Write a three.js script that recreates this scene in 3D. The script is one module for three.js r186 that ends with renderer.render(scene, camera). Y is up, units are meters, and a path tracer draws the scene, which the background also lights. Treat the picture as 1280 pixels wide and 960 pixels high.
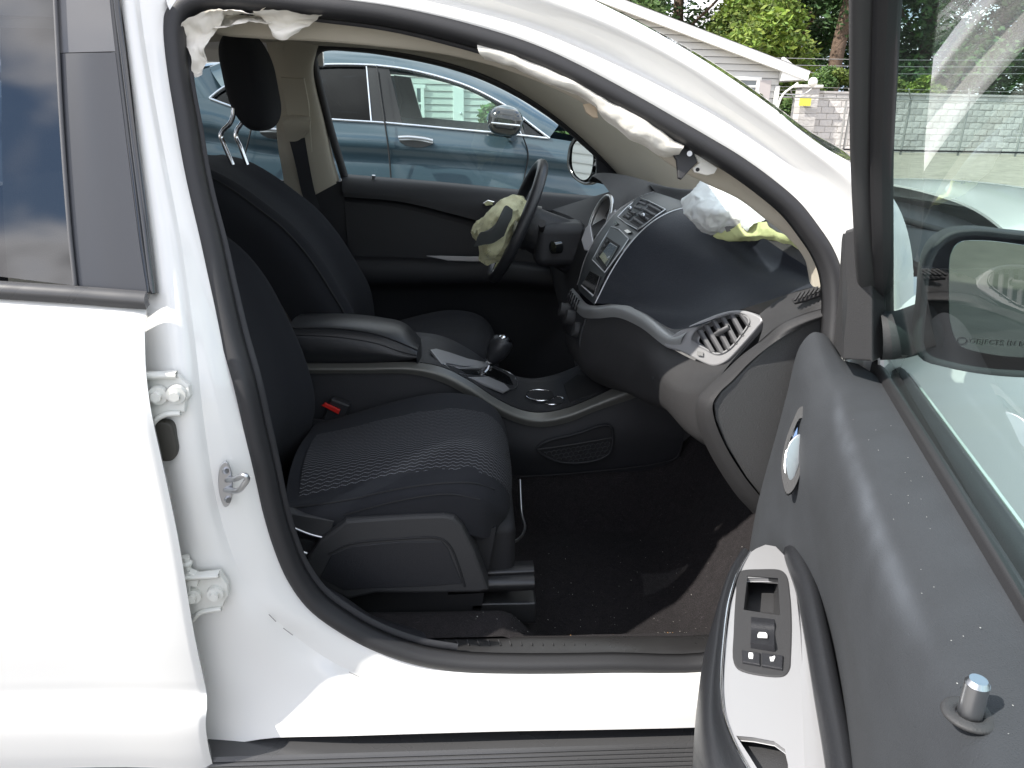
import * as THREE from 'three';
import { RoundedBoxGeometry } from 'three/addons/geometries/RoundedBoxGeometry.js';
import { mergeGeometries } from 'three/addons/utils/BufferGeometryUtils.js';
import { ImprovedNoise } from 'three/addons/math/ImprovedNoise.js';

// ---------------------------------------------------------------- camera, sky, sun, exposure
const FOCAL = 931, DEG = Math.PI / 180;                       // focal length in pixels of a 1280 x 960 frame
const camera = new THREE.PerspectiveCamera(2 * Math.atan(480 / FOCAL) / DEG, 4 / 3, 0.05, 600);
camera.position.set(0, 1.36, 1.04);
camera.rotation.order = 'YXZ';
camera.rotation.set(-20.7 * DEG, -3.5 * DEG, 1.2 * DEG);
camera.updateMatrixWorld(true);

const scene = new THREE.Scene();
const renderer = new THREE.WebGLRenderer();
renderer.toneMapping = THREE.LinearToneMapping;
renderer.toneMappingExposure = 1.85;
renderer.shadowMap.enabled = true;

const SUN = new THREE.Vector3(-0.92, 1, 0.29).normalize();
const sun = new THREE.DirectionalLight(new THREE.Color(1, 0.95, 0.87), 4.2);
sun.position.copy(SUN).multiplyScalar(40); sun.castShadow = true; sun.shadow.mapSize.set(4096, 4096);
Object.assign(sun.shadow.camera, { left: -30, right: 30, top: 30, bottom: -30, near: 1, far: 120 });
scene.add(sun);

let seedState = 7;
function reseed(s) { seedState = s; }
function rnd() { seedState |= 0; seedState = seedState + 0x6D2B79F5 | 0; let t = Math.imul(seedState ^ seedState >>> 15, 1 | seedState); t = t + Math.imul(t ^ t >>> 7, 61 | t) ^ t; return ((t ^ t >>> 14) >>> 0) / 4294967296; }
const rr = (a, b) => a + (b - a) * rnd();
const perlin = new ImprovedNoise();
function fbm(x, y, z, oct = 5) { let s = 0, a = 0.5, f = 1; for (let i = 0; i < oct; i++) { s += a * perlin.noise(x * f, y * f, z * f); a *= 0.5; f *= 2.03; } return s; }
const smooth = (a, b, x) => { const t = Math.min(1, Math.max(0, (x - a) / (b - a))); return t * t * (3 - 2 * t); };
const lerp = (a, b, t) => a + (b - a) * t;

{ // broken summer cloud over blue air
  const W = 1024, H = 512, d = new Float32Array(W * H * 4);
  for (let j = 0; j < H; j++) for (let i = 0; i < W; i++) {
    const lat = (j + 0.5) / H * Math.PI - Math.PI / 2, lon = (i + 0.5) / W * 2 * Math.PI;
    const x = Math.cos(lat) * Math.cos(lon), y = Math.sin(lat), z = Math.cos(lat) * Math.sin(lon);
    const e = Math.max(0, y), hz = Math.pow(1 - e, 3);
    let r = lerp(0.22, 0.50, hz), g = lerp(0.36, 0.62, hz), b = lerp(0.64, 0.80, hz);
    const k = 1.6 / (e + 0.35), n = fbm(x * k * 1.5 + 3, z * k * 1.5, y * 1.5, 6) + 0.35 * fbm(x * 5 * k, z * 5 * k, y * 3, 4);
    const c = smooth(-0.24, 0.10, n), thick = smooth(0.0, 0.34, n);
    const cl = lerp(1.4, 0.42, thick);
    r = lerp(r, cl, c); g = lerp(g, cl * 0.985, c); b = lerp(b, cl * 1.02, c);
    if (y < 0) { const m = smooth(0, -0.12, y); r = lerp(r, 0.36, m); g = lerp(g, 0.34, m); b = lerp(b, 0.31, m); }
    d.set([r, g, b, 1], (j * W + i) * 4);
  }
  const t = new THREE.DataTexture(d, W, H, THREE.RGBAFormat, THREE.FloatType);
  t.mapping = THREE.EquirectangularReflectionMapping; t.magFilter = t.minFilter = THREE.LinearFilter; t.needsUpdate = true;
  scene.background = t; scene.environment = t; scene.backgroundIntensity = 1; scene.environmentIntensity = 1;
}

// ---------------------------------------------------------------- measuring: a pixel of the 1280 x 960 frame on a real surface
const EYE = camera.position.clone(), V3 = (x, y, z) => new THREE.Vector3(x, y, z);
const sight = (x, y) => V3((x - 640) / FOCAL, (480 - y) / FOCAL, -1).applyQuaternion(camera.quaternion);
const atZ = (x, y, z) => { const r = sight(x, y); return r.multiplyScalar((z - EYE.z) / r.z).add(EYE); };
const atY = (x, y, h) => { const r = sight(x, y); return r.multiplyScalar((h - EYE.y) / r.y).add(EYE); };
const lean = (y) => y < 0.95 ? 0 : -(y - 0.95) * 0.28;                    // the sides of the car lean in above the belt
const atSide = (x, y, out = 0) => { let z = out, p; for (let i = 0; i < 25; i++) { p = atZ(x, y, z); z = lean(p.y) + out; } return p; };
const farLean = (y) => -3.0 - Math.max(0, y - 1.22) * 0.42;
const atFar = (x, y, out = 0) => { let z = -3, p; for (let i = 0; i < 25; i++) { p = atZ(x, y, z); z = farLean(p.y) + out; } return p; };
// the opened front door: origin at the front of its belt, U towards its rear edge, N towards the cabin side
const DO = atY(1100, 458, 1.0), DU = atY(1280, 742, 1.03).sub(DO).setY(0).normalize(), DN = V3(-DU.z, 0, DU.x);
if (DN.x > 0) DN.negate();
const door = (u, y, d) => V3(DO.x, 0, DO.z).addScaledVector(DU, u).addScaledVector(DN, d).setY(y);
const atDoorU = (x, y, u) => { const r = sight(x, y); return r.multiplyScalar((DO.clone().sub(EYE).dot(DU) + u) / r.dot(DU)).add(EYE); };
const doorLean = (y) => Math.max(0, y - 0.98) * 0.28;
const atDoorD = (x, y, d, k = 0) => { let e = d, p; for (let i = 0; i < 25; i++) { const r = sight(x, y); p = r.multiplyScalar((DO.clone().sub(EYE).dot(DN) + e) / r.dot(DN)).add(EYE); e = d + k * doorLean(p.y); } return p; };
// "x,y,v x,y,v" -> points; v is handed to the mode (a depth, a height, an offset)
const pts = (s, mode, def = 0) => s.trim().split(/\s+/).map((q) => { const [x, y, v] = q.split(',').map(Number); return mode(x, y, v === undefined ? def : v); });

// ---------------------------------------------------------------- geometry helpers
const curve = (p, closed = false) => new THREE.CatmullRomCurve3(p, closed, 'centripetal');
const spline = (p, n, closed = false) => p.length === 2 ? Array.from({ length: n + 1 }, (_, i) => p[0].clone().lerp(p[1], i / n)) : curve(p, closed).getPoints(n);
function grid(g, closedU = false) {                            // g[i][j] points -> surface
  const nu = g.length, nv = g[0].length, pos = [], idx = [];
  for (const row of g) for (const p of row) pos.push(p.x, p.y, p.z);
  for (let i = 0; i < nu - (closedU ? 0 : 1); i++) for (let j = 0; j < nv - 1; j++) {
    const a = i * nv + j, b = ((i + 1) % nu) * nv + j; idx.push(a, b, a + 1, b, b + 1, a + 1);
  }
  const o = new THREE.BufferGeometry(); o.setAttribute('position', new THREE.Float32BufferAttribute(pos, 3)); o.setIndex(idx); o.computeVertexNormals();
  const us = [0], vs = [0], mi = nu >> 1, mj = nv >> 1; for (let i = 1; i < nu; i++) us.push(us[i - 1] + g[i][mj].distanceTo(g[i - 1][mj])); for (let j = 1; j < nv; j++) vs.push(vs[j - 1] + g[mi][j].distanceTo(g[mi][j - 1]));
  const uv = []; for (let i = 0; i < nu; i++) for (let j = 0; j < nv; j++) uv.push(us[i], vs[j]);
  o.setAttribute('uv', new THREE.Float32BufferAttribute(uv, 2)); o.userData.metres = true; return o;
}
function surf(rows, nu = 24, nv = 24, th = 0) {                 // smooth surface through rows of points; th > 0 gives it thickness away from the eye
  const R = rows.map((r) => spline(r, nv)), cols = [];
  for (let j = 0; j <= nv; j++) cols.push(spline(R.map((r) => r[j]), nu));
  const G = []; for (let i = 0; i <= nu; i++) G.push(cols.map((c) => c[i]));
  return th ? shell(G, th) : grid(G);
}
function shell(G, th) {
  const top = grid(G), n = top.attributes.normal, p = top.attributes.position, nu = G.length, nv = G[0].length;
  let s = 0; for (let i = 0; i < p.count; i += 7) s += n.getX(i) * (EYE.x - p.getX(i)) + n.getY(i) * (EYE.y - p.getY(i)) + n.getZ(i) * (EYE.z - p.getZ(i));
  const k = s > 0 ? -th : th;
  const B = G.map((r, i) => r.map((q, j) => { const a = i * nv + j; return V3(q.x + n.getX(a) * k, q.y + n.getY(a) * k, q.z + n.getZ(a) * k); }));
  const rim = (a, b) => grid([a, b]);
  return join([top, grid(B), rim(G[0], B[0]), rim(G[nu - 1], B[nu - 1]), rim(G.map((r) => r[0]), B.map((r) => r[0])), rim(G.map((r) => r[nv - 1]), B.map((r) => r[nv - 1]))]);
}
function boxUV(g) {                                            // uv in metres by the main direction of each face
  const p = g.attributes.position, n = g.attributes.normal, uv = new Float32Array(p.count * 2);
  for (let i = 0; i < p.count; i += 3) {
    let nx = 0, ny = 0, nz = 0; for (let k = 0; k < 3; k++) { nx += Math.abs(n.getX(i + k)); ny += Math.abs(n.getY(i + k)); nz += Math.abs(n.getZ(i + k)); }
    for (let k = 0; k < 3; k++) { const x = p.getX(i + k), y = p.getY(i + k), z = p.getZ(i + k);
      const [a, b] = ny >= nx && ny >= nz ? [x, z] : nz >= nx ? [x, y] : [z, y]; uv[2 * (i + k)] = a; uv[2 * (i + k) + 1] = b; }
  }
  g.setAttribute('uv', new THREE.BufferAttribute(uv, 2)); return g;
}
function plain(g) { const o = g.index ? g.toNonIndexed() : g.clone(); o.userData = { ...g.userData }; for (const k of Object.keys(o.attributes)) if (!['position', 'normal', 'uv'].includes(k)) o.deleteAttribute(k); if (!o.attributes.normal) o.computeVertexNormals(); return o; }
function join(list) { const a = list.map((g) => { const o = plain(g); if (!g.userData.metres) boxUV(o); return o; }), r = a.length === 1 ? a[0] : mergeGeometries(a); r.userData = { metres: true }; return r; }
function basisOf(p, facing = EYE) {                            // best plane of a loop, facing a point
  const c = V3(0, 0, 0), n = V3(0, 0, 0); p.forEach((q) => c.add(q)); c.divideScalar(p.length);
  for (let i = 0; i < p.length; i++) n.add(p[i].clone().sub(c).cross(p[(i + 1) % p.length].clone().sub(c)));
  n.normalize(); if (n.dot(facing.clone().sub(c)) < 0) n.negate();
  const a = p[1].clone().sub(p[0]); a.addScaledVector(n, -a.dot(n)).normalize();
  const b = n.clone().cross(a); return { c, n, a, b, m: new THREE.Matrix4().makeBasis(a, b, n).setPosition(c) };
}
function plate(p, th = 0.004, bevel = 0.001, o = {}) {          // a slab with the loop p as its face; th goes away from the eye
  const loop = o.round ? spline(p, o.round, true).slice(0, -1) : p;
  const B = o.basis || basisOf(p, o.facing || EYE); const off = o.basis ? p.reduce((s, q) => s + q.clone().sub(B.c).dot(B.n), 0) / p.length : 0;
  const flat = (q) => { const d = q.clone().sub(B.c); return new THREE.Vector2(d.dot(B.a), d.dot(B.b)); };
  const s = new THREE.Shape(loop.map(flat));
  for (const h of o.holes || []) s.holes.push(new THREE.Path(h.map(flat)));
  const g = new THREE.ExtrudeGeometry(s, { depth: Math.max(1e-4, th - bevel), bevelEnabled: bevel > 0, bevelThickness: bevel, bevelSize: bevel, bevelOffset: -bevel, bevelSegments: 2, curveSegments: 8 });
  g.translate(0, 0, -(th - bevel) - bevel + (o.lift || 0) + off); g.applyMatrix4(B.m); return g;
}
const tube = (p, r, n = 40, k = 8, closed = false) => new THREE.TubeGeometry(p.length === 2 ? new THREE.LineCurve3(p[0], p[1]) : curve(p, closed), n, r, k, closed);
function sweep(path, prof, hint, closed = false, n = 80) {      // profile [[a, b] ...] : a across (along T x hint), b along hint
  const P = n ? spline(path, n, closed) : path; if (closed) P.pop();
  const m = P.length, G = [];
  for (let i = 0; i < m; i++) {
    const T = P[closed ? (i + 1) % m : Math.min(m - 1, i + 1)].clone().sub(P[closed ? (i + m - 1) % m : Math.max(0, i - 1)]).normalize();
    const h = (typeof hint === 'function' ? hint(P[i], i / m) : hint).clone(); h.addScaledVector(T, -h.dot(T)).normalize();
    const a = T.clone().cross(h); G.push(prof.map(([x, y]) => P[i].clone().addScaledVector(a, x).addScaledVector(h, y)));
  }
  return grid(G, closed);
}
const ovalProf = (a, b, k = 12) => Array.from({ length: k + 1 }, (_, i) => [a * Math.cos(i / k * 2 * Math.PI), b * Math.sin(i / k * 2 * Math.PI)]);
const rbox = (w, h, d, r, p, m) => { const g = new RoundedBoxGeometry(w, h, d, 2, Math.min(r, w / 2.01, h / 2.01, d / 2.01)); if (m) g.applyMatrix4(m); g.translate(p.x, p.y, p.z); return g; };
function cyl(a, b, r0, r1 = r0, k = 20) { const d = b.clone().sub(a), g = new THREE.CylinderGeometry(r1, r0, d.length(), k); g.applyQuaternion(new THREE.Quaternion().setFromUnitVectors(V3(0, 1, 0), d.normalize())); g.translate((a.x + b.x) / 2, (a.y + b.y) / 2, (a.z + b.z) / 2); return g; }
function bar(a, b, w, h, up = V3(0, 1, 0)) { return sweep([a, b], [[-w / 2, -h / 2], [w / 2, -h / 2], [w / 2, h / 2], [-w / 2, h / 2], [-w / 2, -h / 2]], up, false, 1); }
function ball(p, a, b, c, n = 16) { const g = new THREE.SphereGeometry(1, n, n); g.scale(a, b, c); g.translate(p.x, p.y, p.z); return g; }
function crumple(g, amp, freq, seed = 0) { const p = g.attributes.position; for (let i = 0; i < p.count; i++) { const x = p.getX(i), y = p.getY(i), z = p.getZ(i); p.setXYZ(i, x + amp * fbm(x * freq + seed, y * freq, z * freq, 3), y + amp * fbm(x * freq, y * freq + 9 + seed, z * freq, 3), z + amp * fbm(x * freq, y * freq, z * freq + 17 + seed, 3)); } g.computeVertexNormals(); return g; }

// ---------------------------------------------------------------- textures and materials
function tex(n, size, fn, srgb = false) {                       // fn(u, v) -> grey or [r, g, b], 0..1; one tile covers size metres
  const d = new Uint8Array(n * n * 4);
  for (let j = 0; j < n; j++) for (let i = 0; i < n; i++) { let c = fn(i / n, j / n); if (typeof c === 'number') c = [c, c, c]; for (let k = 0; k < 3; k++) d[(j * n + i) * 4 + k] = Math.max(0, Math.min(255, c[k] * 255)); d[(j * n + i) * 4 + 3] = 255; }
  const t = new THREE.DataTexture(d, n, n); t.wrapS = t.wrapT = THREE.RepeatWrapping; t.magFilter = THREE.LinearFilter; t.minFilter = THREE.LinearMipmapLinearFilter; t.generateMipmaps = true;
  if (srgb) t.colorSpace = THREE.SRGBColorSpace; t.repeat.set(1 / size, 1 / size); t.needsUpdate = true; return t;
}
const torus = (u, v, f, s = 0) => { const a = u * 2 * Math.PI, b = v * 2 * Math.PI, k = f / (2 * Math.PI); return [Math.cos(a) * k + s, Math.sin(a) * k + Math.cos(b) * k * 1.3, Math.sin(b) * k * 1.1 + s]; };
const tn = (u, v, f, s = 0, o = 3) => 0.5 + 0.8 * fbm(...torus(u, v, f, s), o);
reseed(11);
const cells = Array.from({ length: 700 }, () => [rnd(), rnd()]);
const cellTex = (u, v, m) => { let a = 9, b = 9; for (let i = 0; i < m; i++) { let dx = Math.abs(cells[i][0] - u), dy = Math.abs(cells[i][1] - v); dx = Math.min(dx, 1 - dx); dy = Math.min(dy, 1 - dy); const q = dx * dx + dy * dy; if (q < a) { b = a; a = q; } else if (q < b) b = q; } return Math.min(1, (Math.sqrt(b) - Math.sqrt(a)) * Math.sqrt(m) * 1.6); };
const GRAIN = tex(128, 0.03, (u, v) => 0.75 * cellTex(u, v, 420) + 0.25 * tn(u, v, 60));
const DUST = tex(512, 0.7, (u, v) => { const n = tn(u, v, 9, 3, 5); return 0.62 + 0.5 * (n - 0.5); });
const WEAVE = tex(128, 0.02, (u, v) => { const a = Math.floor(u * 16), b = Math.floor(v * 16); return (a + b) % 2 ? Math.abs(Math.sin(u * 16 * Math.PI)) : 0.2 + 0.6 * Math.abs(Math.sin(v * 16 * Math.PI)); });
const PILE = tex(256, 0.10, (u, v) => 0.5 + 1.1 * (tn(u, v, 130, 1, 2) - 0.5));
const PILEC = tex(512, 0.20, (u, v) => { const a = tn(u, v, 200, 5, 2), b = tn(u, v, 14, 9, 3); const k = 0.16 + 0.34 * smooth(0.35, 0.8, a) + 0.10 * (b - 0.5); return [k * 1.0, k * 0.95, k * 0.985]; }, true);
const CLOTH = tex(128, 0.012, (u, v) => 0.5 + 0.25 * Math.sin(u * 24 * Math.PI) + 0.25 * Math.sin(v * 24 * Math.PI));
const COARSE = tex(256, 1.6, (u, v) => tn(u, v, 12, 2, 5));
const lin = (r, g, b) => new THREE.Color().setRGB(r, g, b);
const std = (c, rough, o = {}) => new THREE.MeshStandardMaterial({ color: lin(...c), roughness: rough, side: THREE.DoubleSide, ...o });
const phy = (c, rough, o = {}) => new THREE.MeshPhysicalMaterial({ color: lin(...c), roughness: rough, side: THREE.DoubleSide, ...o });
const M = {
  white: phy([0.79, 0.785, 0.762], 0.42, { clearcoat: 1, clearcoatRoughness: 0.05 }),
  whiteIn: phy([0.66, 0.66, 0.62], 0.5, { clearcoat: 0.5, clearcoatRoughness: 0.2 }),
  seal: std([0.022, 0.022, 0.024], 0.55, { bumpMap: PILE, bumpScale: 0.0003 }),
  plastic: std([0.017, 0.0175, 0.021], 0.55, { bumpMap: GRAIN, bumpScale: 0.0003 }),
  plasticLow: std([0.034, 0.034, 0.036], 0.62, { bumpMap: GRAIN, bumpScale: 0.0002 }),
  pad: std([0.018, 0.021, 0.028], 0.42, { bumpMap: GRAIN, bumpScale: 0.00025 }),
  doorTrim: std([0.029, 0.0325, 0.038], 0.85, { bumpMap: GRAIN, bumpScale: 0.0003 }),
  dash: std([0.028, 0.0275, 0.029], 0.6, { bumpMap: GRAIN, bumpScale: 0.0003 }),
  leather: std([0.02, 0.021, 0.024], 0.36, { bumpMap: GRAIN, bumpScale: 0.0002 }),
  ventGrey: std([0.075, 0.075, 0.08], 0.5),
  matte: std([0.012, 0.012, 0.014], 0.75),
  gloss: phy([0.01, 0.011, 0.012], 0.15, { clearcoat: 1, clearcoatRoughness: 0.06 }),
  applique: phy([0.028, 0.030, 0.036], 0.38, { clearcoat: 0.6, clearcoatRoughness: 0.25 }),
  molding: std([0.06, 0.06, 0.062], 0.5, { roughnessMap: DUST }),
  fabric: std([0.0155, 0.0165, 0.0215], 0.95, { bumpMap: WEAVE, bumpScale: 0.0006 }),
  carpet: std([0.24, 0.22, 0.23], 1, { map: PILEC, bumpMap: PILE, bumpScale: 0.004 }),
  silver: std([0.42, 0.42, 0.43], 0.4, { metalness: 0.5 }),
  bronze: std([0.14, 0.14, 0.13], 0.42, { metalness: 0.45 }),
  chrome: std([0.85, 0.86, 0.88], 0.08, { metalness: 1 }),
  steel: std([0.55, 0.56, 0.58], 0.32, { metalness: 1 }),
  beige: std([0.50, 0.46, 0.38], 0.85, { bumpMap: PILE, bumpScale: 0.0004 }),
  beigePlastic: std([0.40, 0.37, 0.30], 0.65, { bumpMap: GRAIN, bumpScale: 0.0004 }),
  bagWhite: std([0.80, 0.77, 0.70], 0.9, { bumpMap: CLOTH, bumpScale: 0.0003 }),
  bagGrey: phy([0.72, 0.75, 0.74], 0.85, { bumpMap: CLOTH, bumpScale: 0.0003 }),
  bagYellow: phy([0.68, 0.74, 0.36], 0.85, { bumpMap: CLOTH, bumpScale: 0.0003 }),
  bagCream: std([0.84, 0.83, 0.54], 0.85, { bumpMap: CLOTH, bumpScale: 0.0003 }),
  greyFlap: std([0.045, 0.05, 0.05], 0.8),
  belt: std([0.02, 0.021, 0.026], 0.7, { bumpMap: CLOTH, bumpScale: 0.0004 }),
  red: std([0.55, 0.02, 0.015], 0.4),
  print: std([0.75, 0.76, 0.76], 0.6),
  screen: phy([0.10, 0.115, 0.115], 0.12, { clearcoat: 1 }),
  glass: phy([0.90, 0.97, 0.95], 0, { transmission: 1, thickness: 0, ior: 1.5 }),
  doorGlass: phy([0.68, 0.87, 0.83], 0, { transmission: 1, thickness: 0, ior: 1.5 }),
  privacy: phy([0.11, 0.125, 0.14], 0, { transmission: 1, thickness: 0, ior: 1.95 }),
  mirrorDim: std([0.26, 0.28, 0.275], 0.03, { metalness: 1 }),
  mirror: std([0.86, 0.88, 0.87], 0.02, { metalness: 1 }),
};
M.bagWhite.transparent = false;

// ---------------------------------------------------------------- things, parts, sub-parts
const used = {};
const numbered = (n) => { const k = used[n] = (used[n] || 0) + 1; return k === 1 ? n : n + '_' + String(k - 1).padStart(3, '0'); };
function thing(name, label, category, base, group) {
  const o = new THREE.Group(); o.name = numbered(name); o.position.copy(base); o.userData = { label, category }; if (group) o.userData.group = group; scene.add(o); return o;
}
function part(name, geos, mat, parent, o = {}) {                // geometry is given in world metres; it is stored relative to its thing's base
  const g = join(Array.isArray(geos) ? geos : [geos]); let t = parent; while (t.parent && t.parent !== scene) t = t.parent;
  g.translate(-t.position.x, -t.position.y, -t.position.z); g.computeBoundingSphere();
  while (parent.parent && parent.parent !== scene && parent.parent.parent !== scene) parent = parent.parent;   // never a fourth level
  const m = new THREE.Mesh(g, mat); m.name = name; m.castShadow = m.receiveShadow = true;
  if (o.label) m.userData.label = o.label; if (o.stuff) m.userData.kind = 'stuff'; parent.add(m); return m;
}
function struct(name, geos, mat) { const m = new THREE.Mesh(join(Array.isArray(geos) ? geos : [geos]), mat); m.name = name; m.receiveShadow = m.castShadow = true; m.userData.kind = 'structure'; scene.add(m); return m; }
function single(name, geos, mat, label, category, base, group) { const g = join(Array.isArray(geos) ? geos : [geos]); g.translate(-base.x, -base.y, -base.z); const m = new THREE.Mesh(g, mat); m.name = numbered(name); m.position.copy(base); m.castShadow = m.receiveShadow = true; m.userData = { label, category }; if (group) m.userData.group = group; scene.add(m); return m; }
// ================================================================ the white car: body, rear door, opened front door
const CAR = thing('white_suv', 'white four door car with its front passenger door wide open, deployed airbags hanging inside', 'car', V3(0, 0, -0.81));
const mir = (p) => V3(p.x, p.y, -1.62 - p.z);                   // the other side of the car
const mirG = (g) => { const o = plain(g), p = o.attributes.position, n = o.attributes.normal; for (let i = 0; i < p.count; i++) { p.setZ(i, -1.62 - p.getZ(i)); n.setZ(i, -n.getZ(i)); } for (const a of [p, n]) for (let i = 0; i < a.count; i += 3) { const x = a.getX(i), y = a.getY(i), z = a.getZ(i); a.setXYZ(i, a.getX(i + 1), a.getY(i + 1), a.getZ(i + 1)); a.setXYZ(i + 1, x, y, z); } return o; };
const SIDE = (s, d) => pts(s, atSide, d);

const SEAL = SIDE('900,825 760,830 640,831 570,828 522,820 475,804 438,785 395,754 370,720 354,683 341,640 330,590 317,535 304,478 288,420 274,360 261,300 246,240 238,200 230,150 221,100 217,65 216,40 221,20 234,6 258,-1 320,0 400,8 480,18 560,36 640,59 680,74 720,93 760,114 800,136 840,159 880,182 920,206 960,235 990,261 1012,289 1028,313 1039,340 1043,372 1042,405 1037,450 1025,520 1000,620 960,730 930,790', 0);
const seal = part('weatherstrip', [sweep(SEAL, [[-0.013, -0.012], [-0.014, 0], [-0.012, 0.009], [-0.006, 0.012], [0, 0.013], [0.006, 0.011], [0.010, 0.006], [0.013, -0.004], [0.014, -0.014], [-0.013, -0.012]], V3(0, 0.1, 1), true, 260)], M.seal, CAR, { label: 'thick black rubber seal around the front door opening' });
{ // joint of the seal on the sill, and the thin lip inside it
  const lip = SEAL.slice(3, 32).map((p) => p.clone()); const c = V3(0.05, 0.95, 0);
  part('seal_lip', [sweep(lip.map((p) => { const q = p.clone(); q.z -= 0.022; const d = c.clone().sub(q).setZ(0).normalize(); return q.addScaledVector(d, 0.013); }), ovalProf(0.008, 0.005, 8), V3(0, 0.1, 1), false, 220)], M.plastic, seal);
}
{ // B pillar, sill, A pillar and roof rail: pressed white sheet metal
  const R0 = '930,822 900,829 760,833 640,834 570,831 522,823 475,807 438,788 395,757 370,723 341,642 317,537 288,421 261,301 238,201 221,101 215,45 217,-20 222,-90';
  const R1 = '930,842 900,846 760,850 640,851 556,851 480,852 428,834 375,800 328,757 302,720 274,640 256,535 243,420 226,300 207,200 189,100 180,45 172,-20 164,-90';
  const Rm = '930,875 900,878 760,882 640,884 545,884 452,888 384,878 322,852 280,800 258,748 240,655 226,540 213,425 197,303 184,202 168,101 160,45 152,-20 144,-90';
  const R2 = '930,905 900,908 760,912 640,914 530,917 430,920 345,922 215,931 200,870 195,775 205,665 185,540 172,425 160,303 147,202 132,101 124,45 116,-20 108,-90';
  const a0 = SIDE(R0, 0), a1 = SIDE(R1, 0.030), am = SIDE(Rm, 0.046), a2 = SIDE(R2, 0.03);
  for (let i = 0; i < 8; i++) { a1[i] = atSide(...R1.split(' ')[i].split(',').map(Number), 0.018); am[i] = atSide(...Rm.split(' ')[i].split(',').map(Number), 0.06); a2[i] = atSide(...R2.split(' ')[i].split(',').map(Number), 0.072); }
  [[5, 0.055, 0.068], [6, 0.043, 0.055], [7, 0.034, 0.038], [8, 0.034, 0.026], [9, 0.038, 0.024]].forEach(([i, m, o]) => { am[i] = atSide(...Rm.split(' ')[i].split(',').map(Number), m); a2[i] = atSide(...R2.split(' ')[i].split(',').map(Number), o); });
  const am1 = a0.map((p, i) => p.clone().lerp(a1[i], 0.55).add(V3(0, 0, 0.004)));
  const pillarG = [surf([a0, am1, a1], 8, 120), surf([a1, a1.map((p, i) => p.clone().lerp(am[i], 0.3).add(V3(0, 0, 0.006))), am, a2], 14, 120)];
  part('pillar_and_sill', pillarG, M.white, CAR);
  const b0 = SIDE('222,30 235,4 258,-3 320,-2 400,6 480,16 560,34 640,57 720,91 800,134 880,180 960,233 1012,287 1040,338 1046,400 1040,470 1020,560 965,730 930,790 905,815', 0);
  const b1 = SIDE('210,8 228,-14 250,-19 320,-16 402,-7 484,3 566,19 648,42 730,75 812,118 893,163 974,218 1028,276 1058,325 1066,400 1062,470 1045,560 985,745 945,815 915,838', 0.014);
  const bg = SIDE('204,-18 218,-34 248,-36 320,-35 405,-28 492,-15 575,5 657,27 742,61 824,103 908,150 986,207 1040,258 1072,305 1080,385 1078,470 1060,565 995,762 955,835 920,858', -0.008);
  const b2 = SIDE('196,-42 212,-52 245,-52 320,-51 408,-45 500,-28 585,-8 667,16 755,48 838,88 922,143 1000,196 1052,240 1088,285 1098,370 1096,470 1078,572 1008,782 968,855 926,875', 0.014);
  const b3 = SIDE('190,-72 205,-82 242,-85 320,-84 418,-80 512,-66 600,-45 690,-2 780,36 860,80 942,132 1012,185 1066,226 1100,262 1116,350 1115,470 1098,580 1020,800 980,880 932,892', 0.036);
  const b4 = SIDE('184,-105 200,-118 240,-118 320,-118 432,-112 530,-100 622,-72 712,-16 803,31 882,77 956,128 1022,179 1078,213 1118,250 1140,318 1135,470 1118,590 1035,815 990,905 938,908', 0.012);
  const railG = [surf([b0, b1, bg, b2], 16, 110), surf([b2, b3, b4], 12, 110)];
  part('roof_rail', railG, M.white, CAR);
  CAR.userData.apillar = undefined;
  // roof, windscreen, the other side
  const top = b4.slice(2, 16), topM = top.map(mir);
  const roofN = top.slice(0, 6), wsN = top.slice(5);
  const rear = [V3(-2.6, 1.5, -0.2), V3(-1.6, 1.56, -0.2), V3(-0.9, 1.57, -0.2)];
  const edge = [...rear, ...roofN];
  part('roof_panel', surf([edge, edge.map((p) => V3(p.x + 0.03, p.y + 0.05, -0.5)), edge.map((p) => V3(p.x + 0.04, p.y + 0.06, -0.81)), edge.map((p) => V3(p.x + 0.03, p.y + 0.05, -1.12)), edge.map(mir)], 16, 40, 0.004), M.white, CAR);
  const W = wsN.slice(0, 7), bow = (k, z) => W.map((p, i) => V3(p.x + k * (0.10 + 0.05 * i / 6), p.y + 0.02 * k, lerp(p.z, -1.62 - p.z, z)));
  const ws = part('windscreen', surf([W, bow(0.8, 0.22), bow(1, 0.5), bow(0.8, 0.78), W.map(mir)], 24, 24), M.glass, CAR);
  const rq = [[-2.55, 1.42], [-1.6, 1.45], [-1.0, 1.46], [-0.45, 1.455]].map(([x, y]) => V3(x, y, lean(y) + 0.03)), rq2 = rq.map((p) => V3(p.x, p.y + 0.05, p.z - 0.005)), rq3 = rq.map((p) => V3(p.x, p.y + 0.115, -0.215));
  const rqs = surf([rq, rq2, rq3], 10, 30, 0.02); part('rear_roof_rail', [rqs], M.white, CAR); part('rear_roof_rail', [mirG(rqs)], M.white, CAR);
  part('far_side_panel', [...pillarG.map((g) => { const o = plain(g); o.translate(-0.09, 0, 0); return o; }), ...railG.map((g) => { const o = plain(g); o.translate(-0.07, 0.012, 0); return o; })].map(mirG), M.white, CAR);
  CAR.userData = { label: CAR.userData.label, category: CAR.userData.category };
}
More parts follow.
